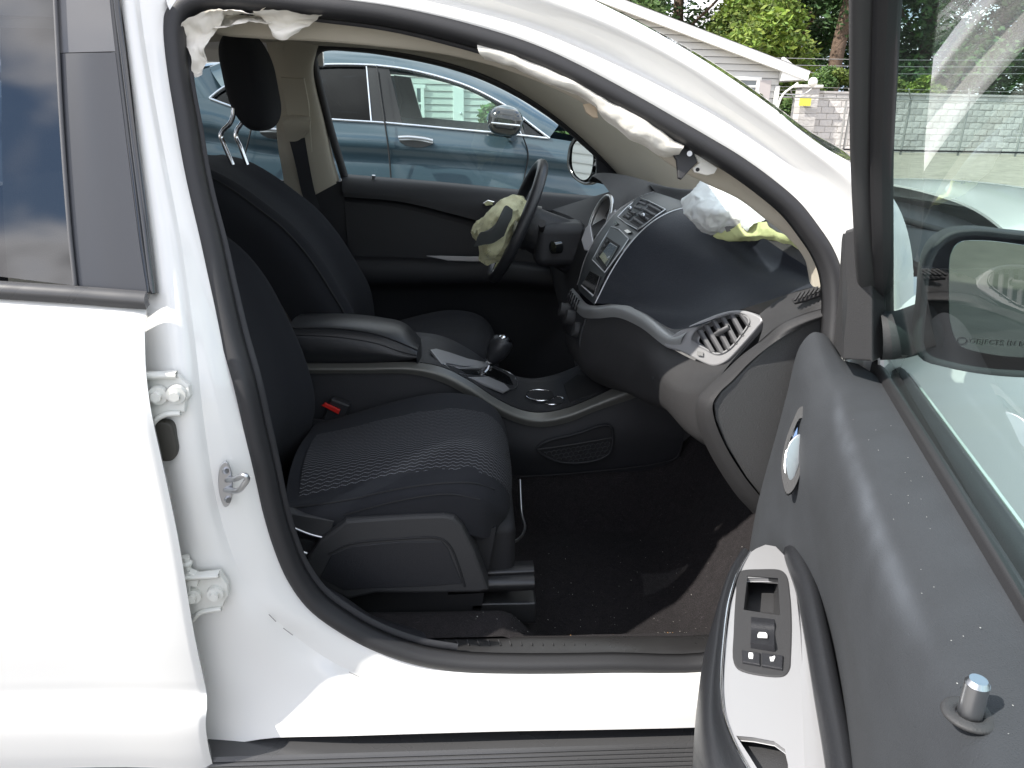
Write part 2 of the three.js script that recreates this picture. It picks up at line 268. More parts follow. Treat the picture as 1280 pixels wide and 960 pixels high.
{ // bonnet, fenders, cowl: beyond the open door
  const hoodRear = pts('1040,206,1.13 1110,226,1.10 1160,240,1.09 1205,256,1.08 1245,276,1.07 1270,296,1.06', atY);
  const rows = [];
  for (const [dx, y] of [[0, 0], [0.12, 0.012], [0.35, 0.004], [0.62, -0.05], [0.80, -0.14], [0.88, -0.30]]) rows.push([0.02, -0.1, -0.35, -0.81, -1.27, -1.52, -1.64].map((z, k) => V3([0.88, 0.93, 1.04, 1.22, 1.27, 1.26, 1.20][k] + dx, 1.115 + y + [-0.07, -0.01, 0.02, 0.032, 0.03, 0.0, -0.06][k], z)));
  part('bonnet', surf(rows, 30, 40, 0.006), M.white, CAR);
  const fx = [[0.60, 0.27], [0.72, 0.28], [0.82, 0.50], [0.98, 0.70], [1.2, 0.77], [1.42, 0.70], [1.58, 0.50], [1.68, 0.33], [1.95, 0.35]];
  const fend = surf([[1.115, -0.085], [1.08, 0.005], [1.0, 0.045], [0.86, 0.07], [-1, 0.085]].map(([y, z]) => fx.map(([x, b]) => V3(x, (y < 0 ? b : Math.max(y - (x > 1.2 ? (x - 1.2) * 0.12 : 0), b + 0.01)), z - (x > 1.6 ? (x - 1.6) * 0.6 : 0)))), 20, 50, 0.006);
  part('fender', fend, M.white, CAR); part('fender', mirG(fend), M.white, CAR);
  part('cowl', surf([[-0.06, -0.4, -0.81, -1.22, -1.56].map((z) => V3(0.78 + 0.12 * Math.sin((z - 0.02) / -1.64 * Math.PI), 1.09, z)), [-0.06, -0.4, -0.81, -1.22, -1.56].map((z, k) => V3([0.95, 1.09, 1.25, 1.29, 1.26][k], 1.105, z))], 6, 24, 0.01), M.plastic, CAR);
  for (const z of [-0.45, -1.05]) { part('washer_nozzle', [rbox(0.035, 0.012, 0.02, 0.005, V3(z > -0.8 ? 1.2 : 1.42, 1.158, z))], M.matte, CAR); }
  part('wiper', [tube([V3(1.16, 1.085, -0.35), V3(1.10, 1.10, -0.6), V3(1.02, 1.12, -0.95)], 0.008, 20, 6)], M.matte, CAR); part('wiper', [tube([V3(1.2, 1.085, -0.95), V3(1.14, 1.10, -1.2), V3(1.02, 1.12, -1.45)], 0.008, 20, 6)], M.matte, CAR);
  // bumper, tail and rear quarters close the car off where the photograph does not look
  part('front_bumper', surf([[V3(1.9, 0.72, 0.0), V3(2.12, 0.72, -0.3), V3(2.18, 0.72, -0.81), V3(2.12, 0.72, -1.32), V3(1.9, 0.72, -1.62)], [V3(1.94, 0.5, 0.05), V3(2.2, 0.5, -0.3), V3(2.26, 0.5, -0.81), V3(2.2, 0.5, -1.32), V3(1.94, 0.5, -1.67)], [V3(1.9, 0.25, 0.03), V3(2.14, 0.25, -0.3), V3(2.2, 0.25, -0.81), V3(2.14, 0.25, -1.32), V3(1.9, 0.25, -1.65)]], 10, 30, 0.01), M.white, CAR);
  const q = (z) => [[V3(-1.5, 1.06, z), V3(-2.0, 1.10, z), V3(-2.6, 1.15, lerp(z, -0.81, 0.08))], [V3(-1.5, 0.9, z), V3(-2.0, 0.92, z), V3(-2.66, 0.95, lerp(z, -0.81, 0.05))], [V3(-1.5, 0.6, z), V3(-2.0, 0.72, z), V3(-2.7, 0.6, lerp(z, -0.81, 0.05))]];
  part('rear_quarter', surf(q(0.075), 10, 20, 0.006), M.white, CAR); part('rear_quarter', surf(q(-1.70), 10, 20, 0.006), M.white, CAR);
  part('tailgate', surf([[V3(-2.6, 1.15, 0), V3(-2.72, 1.15, -0.81), V3(-2.6, 1.15, -1.62)], [V3(-2.66, 0.9, 0), V3(-2.8, 0.9, -0.81), V3(-2.66, 0.9, -1.62)], [V3(-2.7, 0.35, 0), V3(-2.82, 0.35, -0.81), V3(-2.7, 0.35, -1.62)]], 8, 20, 0.01), M.white, CAR);
  for (const [x, z] of [[1.2, -0.05], [1.2, -1.57], [-1.95, -0.05], [-1.95, -1.57]]) {
    const w = part('wheel', new THREE.TorusGeometry(0.27, 0.09, 14, 40).applyMatrix4(new THREE.Matrix4().makeScale(1, 1, 1.1).setPosition(x, 0.36, z)), M.seal, CAR);
    const s = z > -0.8 ? 1 : -1, g = [cyl(V3(x, 0.36, z - 0.06), V3(x, 0.36, z + 0.06), 0.21, 0.21, 32)];
    for (let k = 0; k < 5; k++) { const a = k / 5 * 2 * Math.PI; g.push(bar(V3(x, 0.36, z + s * 0.07), V3(x + 0.2 * Math.cos(a), 0.36 + 0.2 * Math.sin(a), z + s * 0.07), 0.05, 0.03, V3(0, 0, 1))); }
    part('rim', g, M.steel, w);
  }
  part('underbody', [rbox(4.3, 0.10, 1.5, 0.03, V3(-0.3, 0.22, -0.81))], M.matte, CAR);
}
{ // black sill cladding with fine grooves
  const prof = [[0.02, 0.337], [0.080, 0.337]]; let y = 0.334;
  for (let k = 0; k < 6; k++) { const z = 0.083 + k * 0.004; prof.push([z, y], [z + 0.002, y - 0.003], [z - 0.001, y - 0.0034], [z, y - 0.0050]); y -= 0.0055; }
  prof.push([0.108, y], [0.114, y - 0.006], [0.118, y - 0.02], [0.118, y - 0.06], [0.108, y - 0.10], [0.06, y - 0.13], [0, y - 0.14]);
  const a = prof.map(([z, h]) => V3(-1.5, h - 0.003, z)), b = prof.map(([z, h]) => V3(0.60, h + 0.001, z));
  const G = []; for (let i = 0; i <= 40; i++) G.push(a.map((p, k) => p.clone().lerp(b[k], i / 40)));
  const g = grid(G).toNonIndexed(); g.computeVertexNormals();
  part('sill_cladding', [g, mirG(g)], M.molding, CAR, { label: 'black grooved plastic cladding under the white sill' });
}
// ---------------------------------------------------------------- rear door
const RD = new THREE.Group(); RD.name = 'rear_door'; CAR.add(RD);
{
  const back = (p, dx, dy = 0) => V3(p.x - dx, p.y + dy, p.z);
  const edge = SIDE('183,386,.066 181,400,.076 181,430,.081 183,470,.083 189,515,.084 202,575,.087 222,670,.089 243,795,.087 254,847,.081 258,866,.078 258.5,878,.087 258,890,.097 257,906,.100 261,936,.094 266,957,.085 270,990,.070');
  const rows = edge.map((p, i) => { const k = lerp(0.07, 0, Math.min(1, i / 6)); return [p, V3(p.x - 0.012, p.y + k * 0.012, p.z + 0.004), back(p, 0.18, k * 0.2), back(p, 0.6, k * 0.6), back(p, 1.1, k)]; });
  part('door_panel', surf(rows, 90, 20, 0.02), M.white, RD);
  const pane = SIDE('67,-60,.050 68,0,.052 72,60,.054 75,120,.056 80,200,.058 88,300,.062 93,357,.064');
  part('window_pane', surf(pane.map((p, i) => [p, back(p, 0.3, 0.006 * i), back(p, 0.72, 0.012 * i)]), 20, 8), M.privacy, RD, { label: 'dark tinted rear window reflecting clouds' });
  const aL = SIDE('68,-60 69,0 73,66', 0.058), aR = SIDE('132,-60 137,0 144,64', 0.058);
  part('frame_corner', surf([aL, aR], 6, 8, 0.006), phy([0.10, 0.10, 0.105], 0.36, { clearcoat: 0.5 }), RD);
  const bL = SIDE('73,67 75,120 80,200 88,300 94,358', 0.059), bR = SIDE('144,65.5 152,130 162,210 175,310 184,366', 0.059);
  part('pillar_applique', surf([bL, bL.map((p, i) => p.clone().lerp(bR[i], 0.5).add(V3(0, 0, 0.003))), bR], 10, 20, 0.006), M.applique, RD, { label: 'dark grey door pillar cover panel' });
  part('glass_channel', [sweep(SIDE('67,-60 69,0 72,60 75,120 80,200 88,300 94,357', 0.062), ovalProf(0.0028, 0.003, 8), V3(0, 0, 1), false, 40)], std([0.09, 0.09, 0.095], 0.5), RD);
  const ed = '138,-60 142,0 149,64 157,130 167,210 180,310 188,366';
  part('edge_seal', [sweep(SIDE('136,-60 140,0 147,64 155,130 165,210 178,310 187,366', 0.045), ovalProf(0.011, 0.012), V3(0, 0, 1), false, 50), sweep(SIDE('143,-60 147,0 155,64 163,130 173,210 186,310 193,367', 0.052), ovalProf(0.0055, 0.008), V3(0, 0, 1), false, 50)], M.gloss, RD);
  const mt = SIDE('183.5,364 92,357 0,351', 0.075), mb = SIDE('183,387 92,380 0,374', 0.078);
  const ext = (a) => [a[0], a[1], a[2], a[2].clone().add(a[2].clone().sub(a[1]).multiplyScalar(8))];
  const t = ext(mt), b = ext(mb), mid = t.map((p, i) => p.clone().lerp(b[i], 0.5).add(V3(0, 0, 0.008)));
  part('belt_molding', surf([t, t.map((p, i) => p.clone().lerp(b[i], 0.12).add(V3(0, 0, 0.006))), mid, b], 14, 24, 0.012), M.molding, RD, { label: 'faded grey belt moulding under the rear window' });
}
{ // scuffs in the paint along the pillar foot
  for (const s of ['336,768 345,777', '354,785 366,794', '436,840 449,846']) { const a = SIDE(s, 0.0325); part('paint_scratch', [bar(a[0], a[1], 0.0012, 0.0006, V3(0, 0, 1))], std([0.30, 0.29, 0.28], 0.8), CAR); }
}
// hinges, check strap grommet, striker on the pillar
{
  const bolt = (x, y, o, r, P) => { const p = atSide(x, y, o); part('bolt', [cyl(p.clone().add(V3(0, 0, -0.004)), p.clone().add(V3(0.001, 0, 0.004)), r * 1.7, r * 1.6, 24), cyl(p.clone().add(V3(0, 0, 0.004)), p.clone().add(V3(0.001, 0, 0.011)), r, r * 0.92, 6)], M.whiteIn, P); };
  const h1 = part('hinge', [plate(SIDE('170,468 222,468 228,475 236,482 237,495 231,503 230,515 225,518 205,519 193,527 170,530', 0.058), 0.010, 0.0015), bar(atSide(175, 470, 0.064), atSide(221, 468, 0.062), 0.008, 0.012, V3(0, 0, 1)), sweep(SIDE('226,517 208,518 196,524 188,534', 0.06), ovalProf(0.004, 0.004, 8), V3(0, 0, 1), false, 20)], M.whiteIn, CAR, { label: 'upper door hinge with two bolts' });
  bolt(197, 494, 0.062, 0.008, h1); bolt(220, 493, 0.062, 0.008, h1);
  const h2 = part('hinge', [plate(SIDE('215,722 250,719 274,716 279,724 284,732 285,745 280,752 278,760 258,762 244,768 225,775', 0.058), 0.010, 0.0015), bar(atSide(222, 722, 0.064), atSide(274, 718, 0.062), 0.007, 0.012, V3(0, 0, 1)), sweep(SIDE('277,761 262,763 250,766 240,776', 0.06), ovalProf(0.004, 0.004, 8), V3(0, 0, 1), false, 20), plate(SIDE('225,722 236,716 249,722 246,734 238,733 236,745 228,746', 0.066), 0.012, 0.001)], M.whiteIn, CAR, { label: 'lower door hinge with two bolts' });
  bolt(241, 745, 0.062, 0.0075, h2); bolt(269, 742, 0.062, 0.0075, h2);
  const pin = atSide(233, 704, 0.055); part('hinge_pin', [cyl(pin.clone().add(V3(0, -0.02, 0)), pin.clone().add(V3(0, 0.012, 0)), 0.006), ball(pin, 0.009, 0.006, 0.009)], M.whiteIn, h2);
  part('check_grommet', [plate(SIDE('188,532 206,528 214,532 219,550 221,566 215,576 203,577 192,570', 0.056), 0.012, 0.003, { round: 40 })], std([0.05, 0.047, 0.04], 0.6), CAR);
  const sp = plate(SIDE('273,592 276,582 282,577 288,588 290,600 290,618 286,632 281,634 276,625 273,610', 0.040), 0.004, 0.001, { round: 30 });
  const s = part('striker', [sp], M.steel, CAR, { label: 'steel door latch striker on the pillar' });
  part('striker_loop', [tube(SIDE('284,600,.038 296,598,.06 306,594,.068 309,598,.068 304,607,.066 298,613,.06 282,612,.038'), 0.0042, 40, 10)], M.steel, s);
  for (const [x, y] of [[281, 588], [284, 624]]) { const p = atSide(x, y, 0.04); part('bolt', [cyl(p, p.clone().add(V3(0.003, 0, 0.003)), 0.005, 0.0045, 12)], M.steel, s); }
}
// ---------------------------------------------------------------- front passenger door, swung open towards the eye
const FD = new THREE.Group(); FD.name = 'front_door'; CAR.add(FD);
{
  const S = { 0: '.03,1.0 .055,1.006 .08,1.038 .100,1.043 .116,1.02 .124,.94 .130,.87 .138,.79 .143,.72 .142,.6 .12,.42 .06,.30',
    0.06: '.012,1.002 .04,1.006 .066,1.012 .088,1.014 .106,.995 .117,.93 .124,.87 .132,.79 .138,.73 .135,.6 .11,.42 .06,.30',
    0.15: '.012,1.006 .04,1.001 .064,.993 .077,.976 .092,.945 .102,.91 .105,.86 .108,.79 .108,.74 .105,.6 .10,.42 .05,.30',
    0.3: '.012,1.013 .04,1.006 .065,.995 .077,.974 .086,.94 .088,.90 .082,.85 .074,.79 .068,.74 .068,.6 .07,.42 .05,.30',
    0.6: '.012,1.028 .04,1.018 .066,.999 .078,.972 .084,.94 .086,.90 .080,.85 .072,.79 .066,.74 .066,.6 .07,.42 .05,.30',
    0.85: '.012,1.04 .04,1.034 .066,1.02 .080,.985 .088,.945 .093,.90 .096,.85 .098,.79 .098,.74 .096,.6 .09,.42 .05,.30',
    1.05: '.012,1.05 .04,1.046 .066,1.03 .080,.99 .088,.95 .093,.90 .096,.85 .098,.79 .098,.74 .096,.6 .09,.42 .05,.30' };
  const rows = Object.keys(S).map(Number).sort((a, b) => a - b).map((u) => S[u].split(' ').map((q) => { const [d, y] = q.split(',').map(Number); return door(u, y, d); }));
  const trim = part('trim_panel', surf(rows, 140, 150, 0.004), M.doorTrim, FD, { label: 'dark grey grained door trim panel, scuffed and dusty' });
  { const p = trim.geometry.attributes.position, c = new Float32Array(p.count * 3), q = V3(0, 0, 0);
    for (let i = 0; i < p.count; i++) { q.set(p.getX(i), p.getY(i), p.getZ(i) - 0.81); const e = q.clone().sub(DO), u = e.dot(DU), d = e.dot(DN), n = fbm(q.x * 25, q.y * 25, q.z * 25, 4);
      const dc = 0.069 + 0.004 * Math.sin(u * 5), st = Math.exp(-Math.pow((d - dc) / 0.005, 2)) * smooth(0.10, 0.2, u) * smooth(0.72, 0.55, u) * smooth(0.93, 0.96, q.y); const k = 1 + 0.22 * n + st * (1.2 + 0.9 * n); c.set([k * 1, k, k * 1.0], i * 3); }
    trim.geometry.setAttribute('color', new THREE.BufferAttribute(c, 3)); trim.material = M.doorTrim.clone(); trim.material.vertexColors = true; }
  // ridge scuff is the panel itself; stray flecks on it
  reseed(31); const fl = []; for (let k = 0; k < 28; k++) { const u = rr(0.15, 0.8), d = rr(0.02, 0.066), p = door(u, 1.0 + 0.048 * u - 0.012 - 0.35 * (d - 0.04) + 0.004, d); fl.push(rbox(rr(0.0003, 0.0009), 0.0003, rr(0.0003, 0.0011), 0.0001, p)); }
  part('dust', fl, std([0.35, 0.35, 0.34], 0.9), trim, { stuff: true });
  part('paint_chip', [rbox(0.006, 0.001, 0.0025, 0.0005, atDoorU(1100, 604, 0.35))], M.print, trim); part('paint_chip', [rbox(0.005, 0.001, 0.002, 0.0005, atDoorU(1083, 633, 0.34))], M.print, trim);
  // shell: white skin outside, edges
  const outer = [[-0.035, 1.0], [-0.05, 0.93], [-0.075, 0.75], [-0.08, 0.5], [-0.07, 0.3]];
  part('door_skin', [surf([0, 0.2, 0.6, 1.05].map((u) => outer.map(([d, y]) => door(u, y + (y > 0.99 ? 0.048 * u : 0), d))), 16, 20, 0.003), surf([outer.map(([d, y]) => door(0, y, d)), [[0.02, 0.98], [0.05, 0.93], [0.06, 0.75], [0.06, 0.5], [0.02, 0.3]].map(([d, y]) => door(0.004, y, d))], 4, 20, 0.002), surf([outer.map(([d, y]) => door(1.05, y + 0.05, d)), [[0.0, 1.03], [0.06, 0.98], [0.08, 0.8], [0.08, 0.5], [0.02, 0.3]].map(([d, y]) => door(1.05, y, d))], 4, 20, 0.002), surf([0, 0.5, 1.05].map((u) => [door(u, 0.3, -0.07), door(u, 0.3, 0.06)]), 6, 4, 0.002)], M.white, FD);
  // belt seals either side of the glass
  const beltLine = (d, dy = 0) => [0.0, 0.3, 0.6, 0.85, 1.04].map((u) => door(u, 1.0 + 0.048 * u + dy, d));
  part('belt_seal', [sweep(beltLine(0.006, 0.002), [[-0.007, -0.02], [-0.007, 0.004], [0, 0.008], [0.006, 0.004], [0.007, -0.02]], V3(0, 1, 0), false, 30), sweep(beltLine(-0.022, 0.0), [[-0.01, -0.02], [-0.008, 0.004], [0, 0.008], [0.01, 0.002], [0.012, -0.02]], V3(0, 1, 0), false, 30)], M.seal, FD);
  // window frame: raked front bar, header, rear upright
  const fr = (u, y, d = 0) => door(u, y, d + doorLean(y));
  const frontBar = [atDoorD(1096, 455, -0.012, 1), atDoorD(1091, 380, -0.002, 1), atDoorD(1086, 300, 0.012, 1), atDoorD(1083, 200, 0.012, 1), atDoorD(1084, 100, 0.012, 1), atDoorD(1086, 0, 0.012, 1), atDoorD(1089, -90, 0.012, 1)];
  const e = frontBar[6], ue = e.clone().sub(DO).dot(DU);
  const head = [e, fr(ue + 0.07, e.y + 0.035, 0.008), fr(ue + 0.2, e.y + 0.05, 0.005), fr(0.8, e.y + 0.05, 0.005), fr(0.98, e.y + 0.04, 0.005), fr(1.02, e.y - 0.02, 0.005), fr(1.045, 1.2, 0.005), fr(1.05, 1.05, 0.005)];
  const barProf = [[-0.019, -0.014], [-0.019, 0.012], [-0.012, 0.016], [0.010, 0.016], [0.017, 0.010], [0.017, -0.014], [-0.019, -0.014]];
  part('window_frame', [sweep([...frontBar, ...head.slice(1)], barProf, DN, false, 120)], std([0.05, 0.05, 0.052], 0.5), FD, { label: 'dark grey window frame of the open door' });
  part('glass_run', [sweep(frontBar.concat(head.slice(1)).map((p) => p.clone().addScaledVector(DU, 0.024).addScaledVector(DN, -0.012)), ovalProf(0.008, 0.012, 10), DN, false, 120)], M.seal, FD);
  const gl = [0.02, 0.2, 0.4, 0.7, 1.03], gtop = (u) => { for (let y = 1.0; y < e.y + 0.04; y += 0.01) { const uf = lerp(0.03, ue, smooth(1.0, e.y, y) * 0.55 + 0.45 * (y - 1) / (e.y - 1)); if (uf > u + 0.004) return y; } return e.y + 0.04; };
  const G = []; for (let i = 0; i <= 60; i++) { const u = lerp(0.03, 1.03, i / 60), t = gtop(u) - 0.002, b = 0.98 + 0.048 * u, r = []; for (let j = 0; j <= 10; j++) { const y = lerp(b, Math.max(b + 0.005, t), j / 10); r.push(door(u, y, -0.008 + doorLean(y))); } G.push(r); }
  part('window_glass', grid(G), M.doorGlass, FD, { label: 'clear green tinted side window, raised' });
  // sail panel at the mirror corner
  const sp = part('corner_trim', [plate([atDoorU(1054, 296, 0.10), atDoorU(1058, 288, 0.10), atDoorU(1070, 285, 0.11), atDoorU(1086, 299, 0.125), atDoorU(1089, 370, 0.125), atDoorU(1090, 452, 0.12), atDoorU(1053, 449, 0.09), atDoorU(1053, 380, 0.10)], 0.03, 0.003), surf([[atDoorU(1053.5, 292, 0.10), atDoorU(1053, 380, 0.10), atDoorU(1054, 450, 0.09)], [atDoorU(1052, 300, 0.0), atDoorU(1047, 380, -0.01), atDoorU(1041, 428, -0.015)]], 6, 10, 0.01)], M.plasticLow, FD, { label: 'dark grey corner trim at the mirror mount' });
  // armrest: dark pad, bright bezel, switch pod, pull cup, lower pocket
  const padA = pts('937,690,.744 924,712,.741 911,752,.736 904,805,.731 901,860,.727 905,895,.725 918,930,.725 943,975,.727 975,1030,.727 1045,1132,.734 1110,1230,.745', atY);
  const padB = pts('931,685,.745 916,708,.743 902,752,.738 893,810,.734 887,860,.730 885,900,.728 890,945,.726 905,990,.724 925,1040,.722 985,1140,.722 1085,1240,.735', atY);
  const padC = pts('925,690,.737 909,724,.722 896,765,.705 881,815,.69 873,866,.68 868,915,.672 866,950,.668 864,990,.665 864,1040,.66 900,1160,.66 1060,1260,.70', atY);
  const padD = padC.map((p) => p.clone().addScaledVector(DN, -0.03).add(V3(0, -0.10, 0)));
  const arm = part('armrest', [surf([padA, padB, padC, padD], 24, 50, 0.004)], M.leather, FD, { label: 'dark padded armrest edge' });
  part('armrest_core', [surf([padD, padD.map((p) => p.clone().addScaledVector(DN, -0.08).add(V3(0, -0.06, 0)))], 4, 20, 0.004)], M.plastic, arm);
  part('stitch_line', [tube(padA.map((p) => p.clone().add(V3(0, 0.0015, 0))), 0.0022, 60, 6)], M.chrome, arm);
  const bz = '934,694,.743 945,686,.747 957,682,.749 970,685,.751 984,700,.752 995,735,.751 1001,790,.749 1006,870,.747 1010,960,.745 1013,1030,.743 1043,1130,.737 977,1030,.729 945,975,.728 920,930,.726 907,895,.726 903,860,.728 906,805,.732 913,752,.737 924,714,.741';
  const bezelLoop = pts(bz, atY), BB = basisOf(bezelLoop);
  const onBezel = (x, y, lift = 0) => { const r = sight(x, y), k = (BB.c.clone().sub(EYE).dot(BB.n) + lift) / r.dot(BB.n); return r.multiplyScalar(k).add(EYE); };
  const L = (s, lift = 0) => pts(s, (x, y) => onBezel(x, y, lift));
  const podS = '924,715 952,712 975,713 983,719 988,745 990,780 989,820 987,838 979,846 950,845 924,838 917,828 917,790 920,740';
  const pocketS = '919,919 942,921 968,926 982,936 986,952 986,1000 982,1014 974,1014 955,976 935,944';
  const bez = part('trim_bezel', [plate(bezelLoop, 0.006, 0.0008, { basis: BB, holes: [L('930,722 974,722 983,750 984,836 925,832 921,800'), L(pocketS)] })], M.silver, arm, { label: 'bright silver bezel around the window switches' });
  const cupS = '933,720 974,723 977,771 970,771 928,764';
  const g2 = [plate(L(podS), 0.008, 0.0016, { basis: BB, lift: 0.0015, round: 60, holes: [L(cupS)] })];
  const top = L(cupS, 0.0015), bot = L('938,728 967,731 967,766 950,765 934,762', -0.035);
  g2.push(grid([top.concat([top[0]]), bot.concat([bot[0]])]), plate(bot, 0.003, 0));
  part('switch_panel', g2, M.plasticLow, arm, { label: 'black window switch panel with open pull cup' });
  part('window_switch', [surf([L('939,771 968,774', 0.002), L('939,778 968,781', 0.006), L('939,787 968,790', 0.0035), L('938,803 968,808', 0.009)], 16, 8, 0.008)], M.plastic, arm);
  part('switch_symbol', [plate(L('947,793 949,790 957,790.5 959,793 959,797 947,796.5', 0.0098), 0.001, 0, { holes: [L('949,794 957,794.5 957,795.8 949,795.2', 0.0098)] })], M.print, arm);
  part('lock_button', [plate(L('927,812 950,815.5 950,831 928,827', 0.0045), 0.006, 0.0012)], M.plastic, arm);
  part('lock_button', [plate(L('952,815.5 979,819 978,836 952,831.5', 0.0045), 0.006, 0.0012)], M.plastic, arm);
  part('lock_symbol', [plate(L('936,815.5 941,816 941.5,819 941,823 936,822.5 935.5,819', 0.0054), 0.001, 0, { holes: [L('937.5,818.8 939.8,819 939.6,820.6 937.6,820.4', 0.0054)] })], M.print, arm);
  part('lock_symbol', [plate(L('962,821 965,821 968,819.5 969,821 967,826 963,826', 0.0054), 0.001, 0)], M.print, arm);
  part('pocket', [plate(L(pocketS, -0.02), 0.003, 0), grid([[...L(pocketS, 0), L(pocketS, 0)[0]], [...L(pocketS, -0.02), L(pocketS, -0.02)[0]]])], M.plasticLow, arm);
  // silver inner flank and the soft roll with its seam
  const fl1 = pts('980,698,.751 991,735,.7500 997,790,.748 1002,870,.7460 1006,960,.744 1009,1030,.742 1038,1130,.737', atY), fl2 = pts('988,697,.755 1004,735,.757 1014,795,.760 1026,870,.763 1040,960,.764 1050,1030,.764 1075,1130,.76', atY);
  part('bezel_flank', [surf([fl1, fl1.map((p, i) => p.clone().lerp(fl2[i], 0.5).add(V3(0, -0.004, 0))), fl2], 8, 30, 0.003)], M.silver, arm);
  const roll = pts('994,700,.757 1008,735,.762 1021,795,.766 1034,865,.769 1050,950,.771 1062,1030,.772 1085,1130,.77 1110,1240,.755', atY);
  part('soft_roll', [sweep([roll[0].clone().addScaledVector(DU, -0.03).add(V3(0, -0.01, 0)), ...roll], ovalProf(0.014, 0.020, 14), V3(0, 1, 0), false, 60)], M.leather, arm);
  // inside release handle in its chrome bowl
  const hs = '1000,513,.075 1010,511,.08 1015,525,.09 1013,552,.11 1004,585,.135 991,616,.155 984,620,.157 978,602,.145 977,580,.132 983,550,.11 991,530,.09';
  const hl = pts(hs, atDoorU), HB = basisOf(hl), ctr = HB.c.clone(), inset = (k, q) => hl.map((p) => ctr.clone().lerp(p, k).addScaledVector(HB.n, q));
  const h = part('inner_handle', [plate(hl, 0.012, 0.0008, { basis: HB, lift: 0.012, round: 40, holes: [spline(inset(0.72, 0), 24, true).slice(0, -1)] })], M.plasticLow, FD, { label: 'inside door handle with chrome lever' });
  part('handle_bowl', [grid([[...inset(0.8, 0.010), inset(0.8, 0.010)[0]], [...inset(0.6, -0.002), inset(0.6, -0.002)[0]]]), plate(inset(0.61, -0.002), 0.002, 0, { basis: HB })], M.chrome, h);
  part('lever', [plate(pts('984,560,.115 1000,545,.10 1004,560,.11 998,590,.135 986,612,.15 981,600,.145', atDoorU).map((p) => p.addScaledVector(HB.n, 0.012)), 0.006, 0.002, { round: 30 })], M.steel, h);
  // lock knob and ferrule
  const k0 = atY(1211, 897, 1.017), k = V3(k0.x, k0.y, k0.z);
  const lk = part('lock_knob', [cyl(k, k.clone().add(V3(-0.001, 0.026, 0)), 0.0068, 0.0068, 28), cyl(k.clone().add(V3(-0.001, 0.026, 0)), k.clone().add(V3(-0.001, 0.029, 0)), 0.0068, 0.005, 28)], M.steel, FD, { label: 'silver door lock pin' });
  part('ferrule', [new THREE.TorusGeometry(0.0115, 0.0042, 12, 40).rotateX(Math.PI / 2 - 0.12).scale(1, 0.55, 1).translate(k.x, k.y + 0.002, k.z)], M.plasticLow, lk);
  // outside mirror seen through the glass
  const hz = pts('1150,448 1151,380 1155,338 1166,308 1186,291 1218,286 1262,290 1330,300 1376,328 1386,400 1376,452 1330,474 1280,474 1230,470 1186,462', (x, y) => atDoorU(x, y, 0.16));
  const mg = pts('1186,350 1188,318 1198,303 1222,300 1280,306 1336,318 1350,350 1346,420 1326,444 1280,447 1225,441 1200,432 1189,410', (x, y) => atDoorU(x, y, 0.155));
  const HZ = basisOf(hz), hc = HZ.c, ring = (k2, back) => hz.map((p) => hc.clone().lerp(p, k2).addScaledVector(DU, -back));
  const loopG = (a) => spline(a, 60, true);
  const mr = part('side_mirror', [grid([loopG(ring(0.90, 0.006)), loopG(ring(0.97, -0.002)), loopG(ring(1.0, 0.008)), loopG(ring(0.99, 0.035)), loopG(ring(0.9, 0.075)), loopG(ring(0.65, 0.105)), loopG(ring(0.2, 0.118)), loopG(ring(0.01, 0.12))]), sweep([atDoorU(1100, 420, 0.10), atDoorU(1125, 418, 0.10), atDoorU(1165, 405, 0.09)], ovalProf(0.034, 0.03), DU, false, 16)], M.plasticLow, FD, { label: 'black outside mirror of the open door' });
  part('mirror_glass', [plate(mg, 0.003, 0.0008, { round: 60 })], M.mirrorDim, mr);
  const cv = document.createElement('canvas'); cv.width = 512; cv.height = 40; const cx = cv.getContext('2d'); cx.fillStyle = '#000'; cx.fillRect(0, 0, 512, 40); cx.fillStyle = '#fff'; cx.font = '34px sans-serif'; cx.fillText('OBJECTS IN MIRROR ARE', 4, 32, 504);
  const et = new THREE.CanvasTexture(cv), mB = basisOf(mg), eg = new THREE.PlaneGeometry(0.15, 0.0095);
  const p0 = atDoorU(1208, 427, 0.157), p1 = atDoorU(1330, 434, 0.157), ax = p1.clone().sub(p0).normalize(), nz = mB.n.clone(), ay = nz.clone().cross(ax).normalize();
  eg.applyMatrix4(new THREE.Matrix4().makeBasis(ax, ay, nz).setPosition(p0.clone().addScaledVector(ax, 0.078)));
  const em = new THREE.Mesh(eg.translate(0, 0, 0.81), new THREE.MeshStandardMaterial({ color: lin(0.06, 0.07, 0.06), alphaMap: et, transparent: true, roughness: 0.6 })); em.name = 'etched_text'; FD.add(em);
  part('heater_symbol', [tube(pts('1199,424 1208,424 1209,428 1206,431 1201,431 1198,428', (x, y) => atDoorU(x, y, 0.157)), 0.0006, 24, 5, true)], M.matte, mr);
}
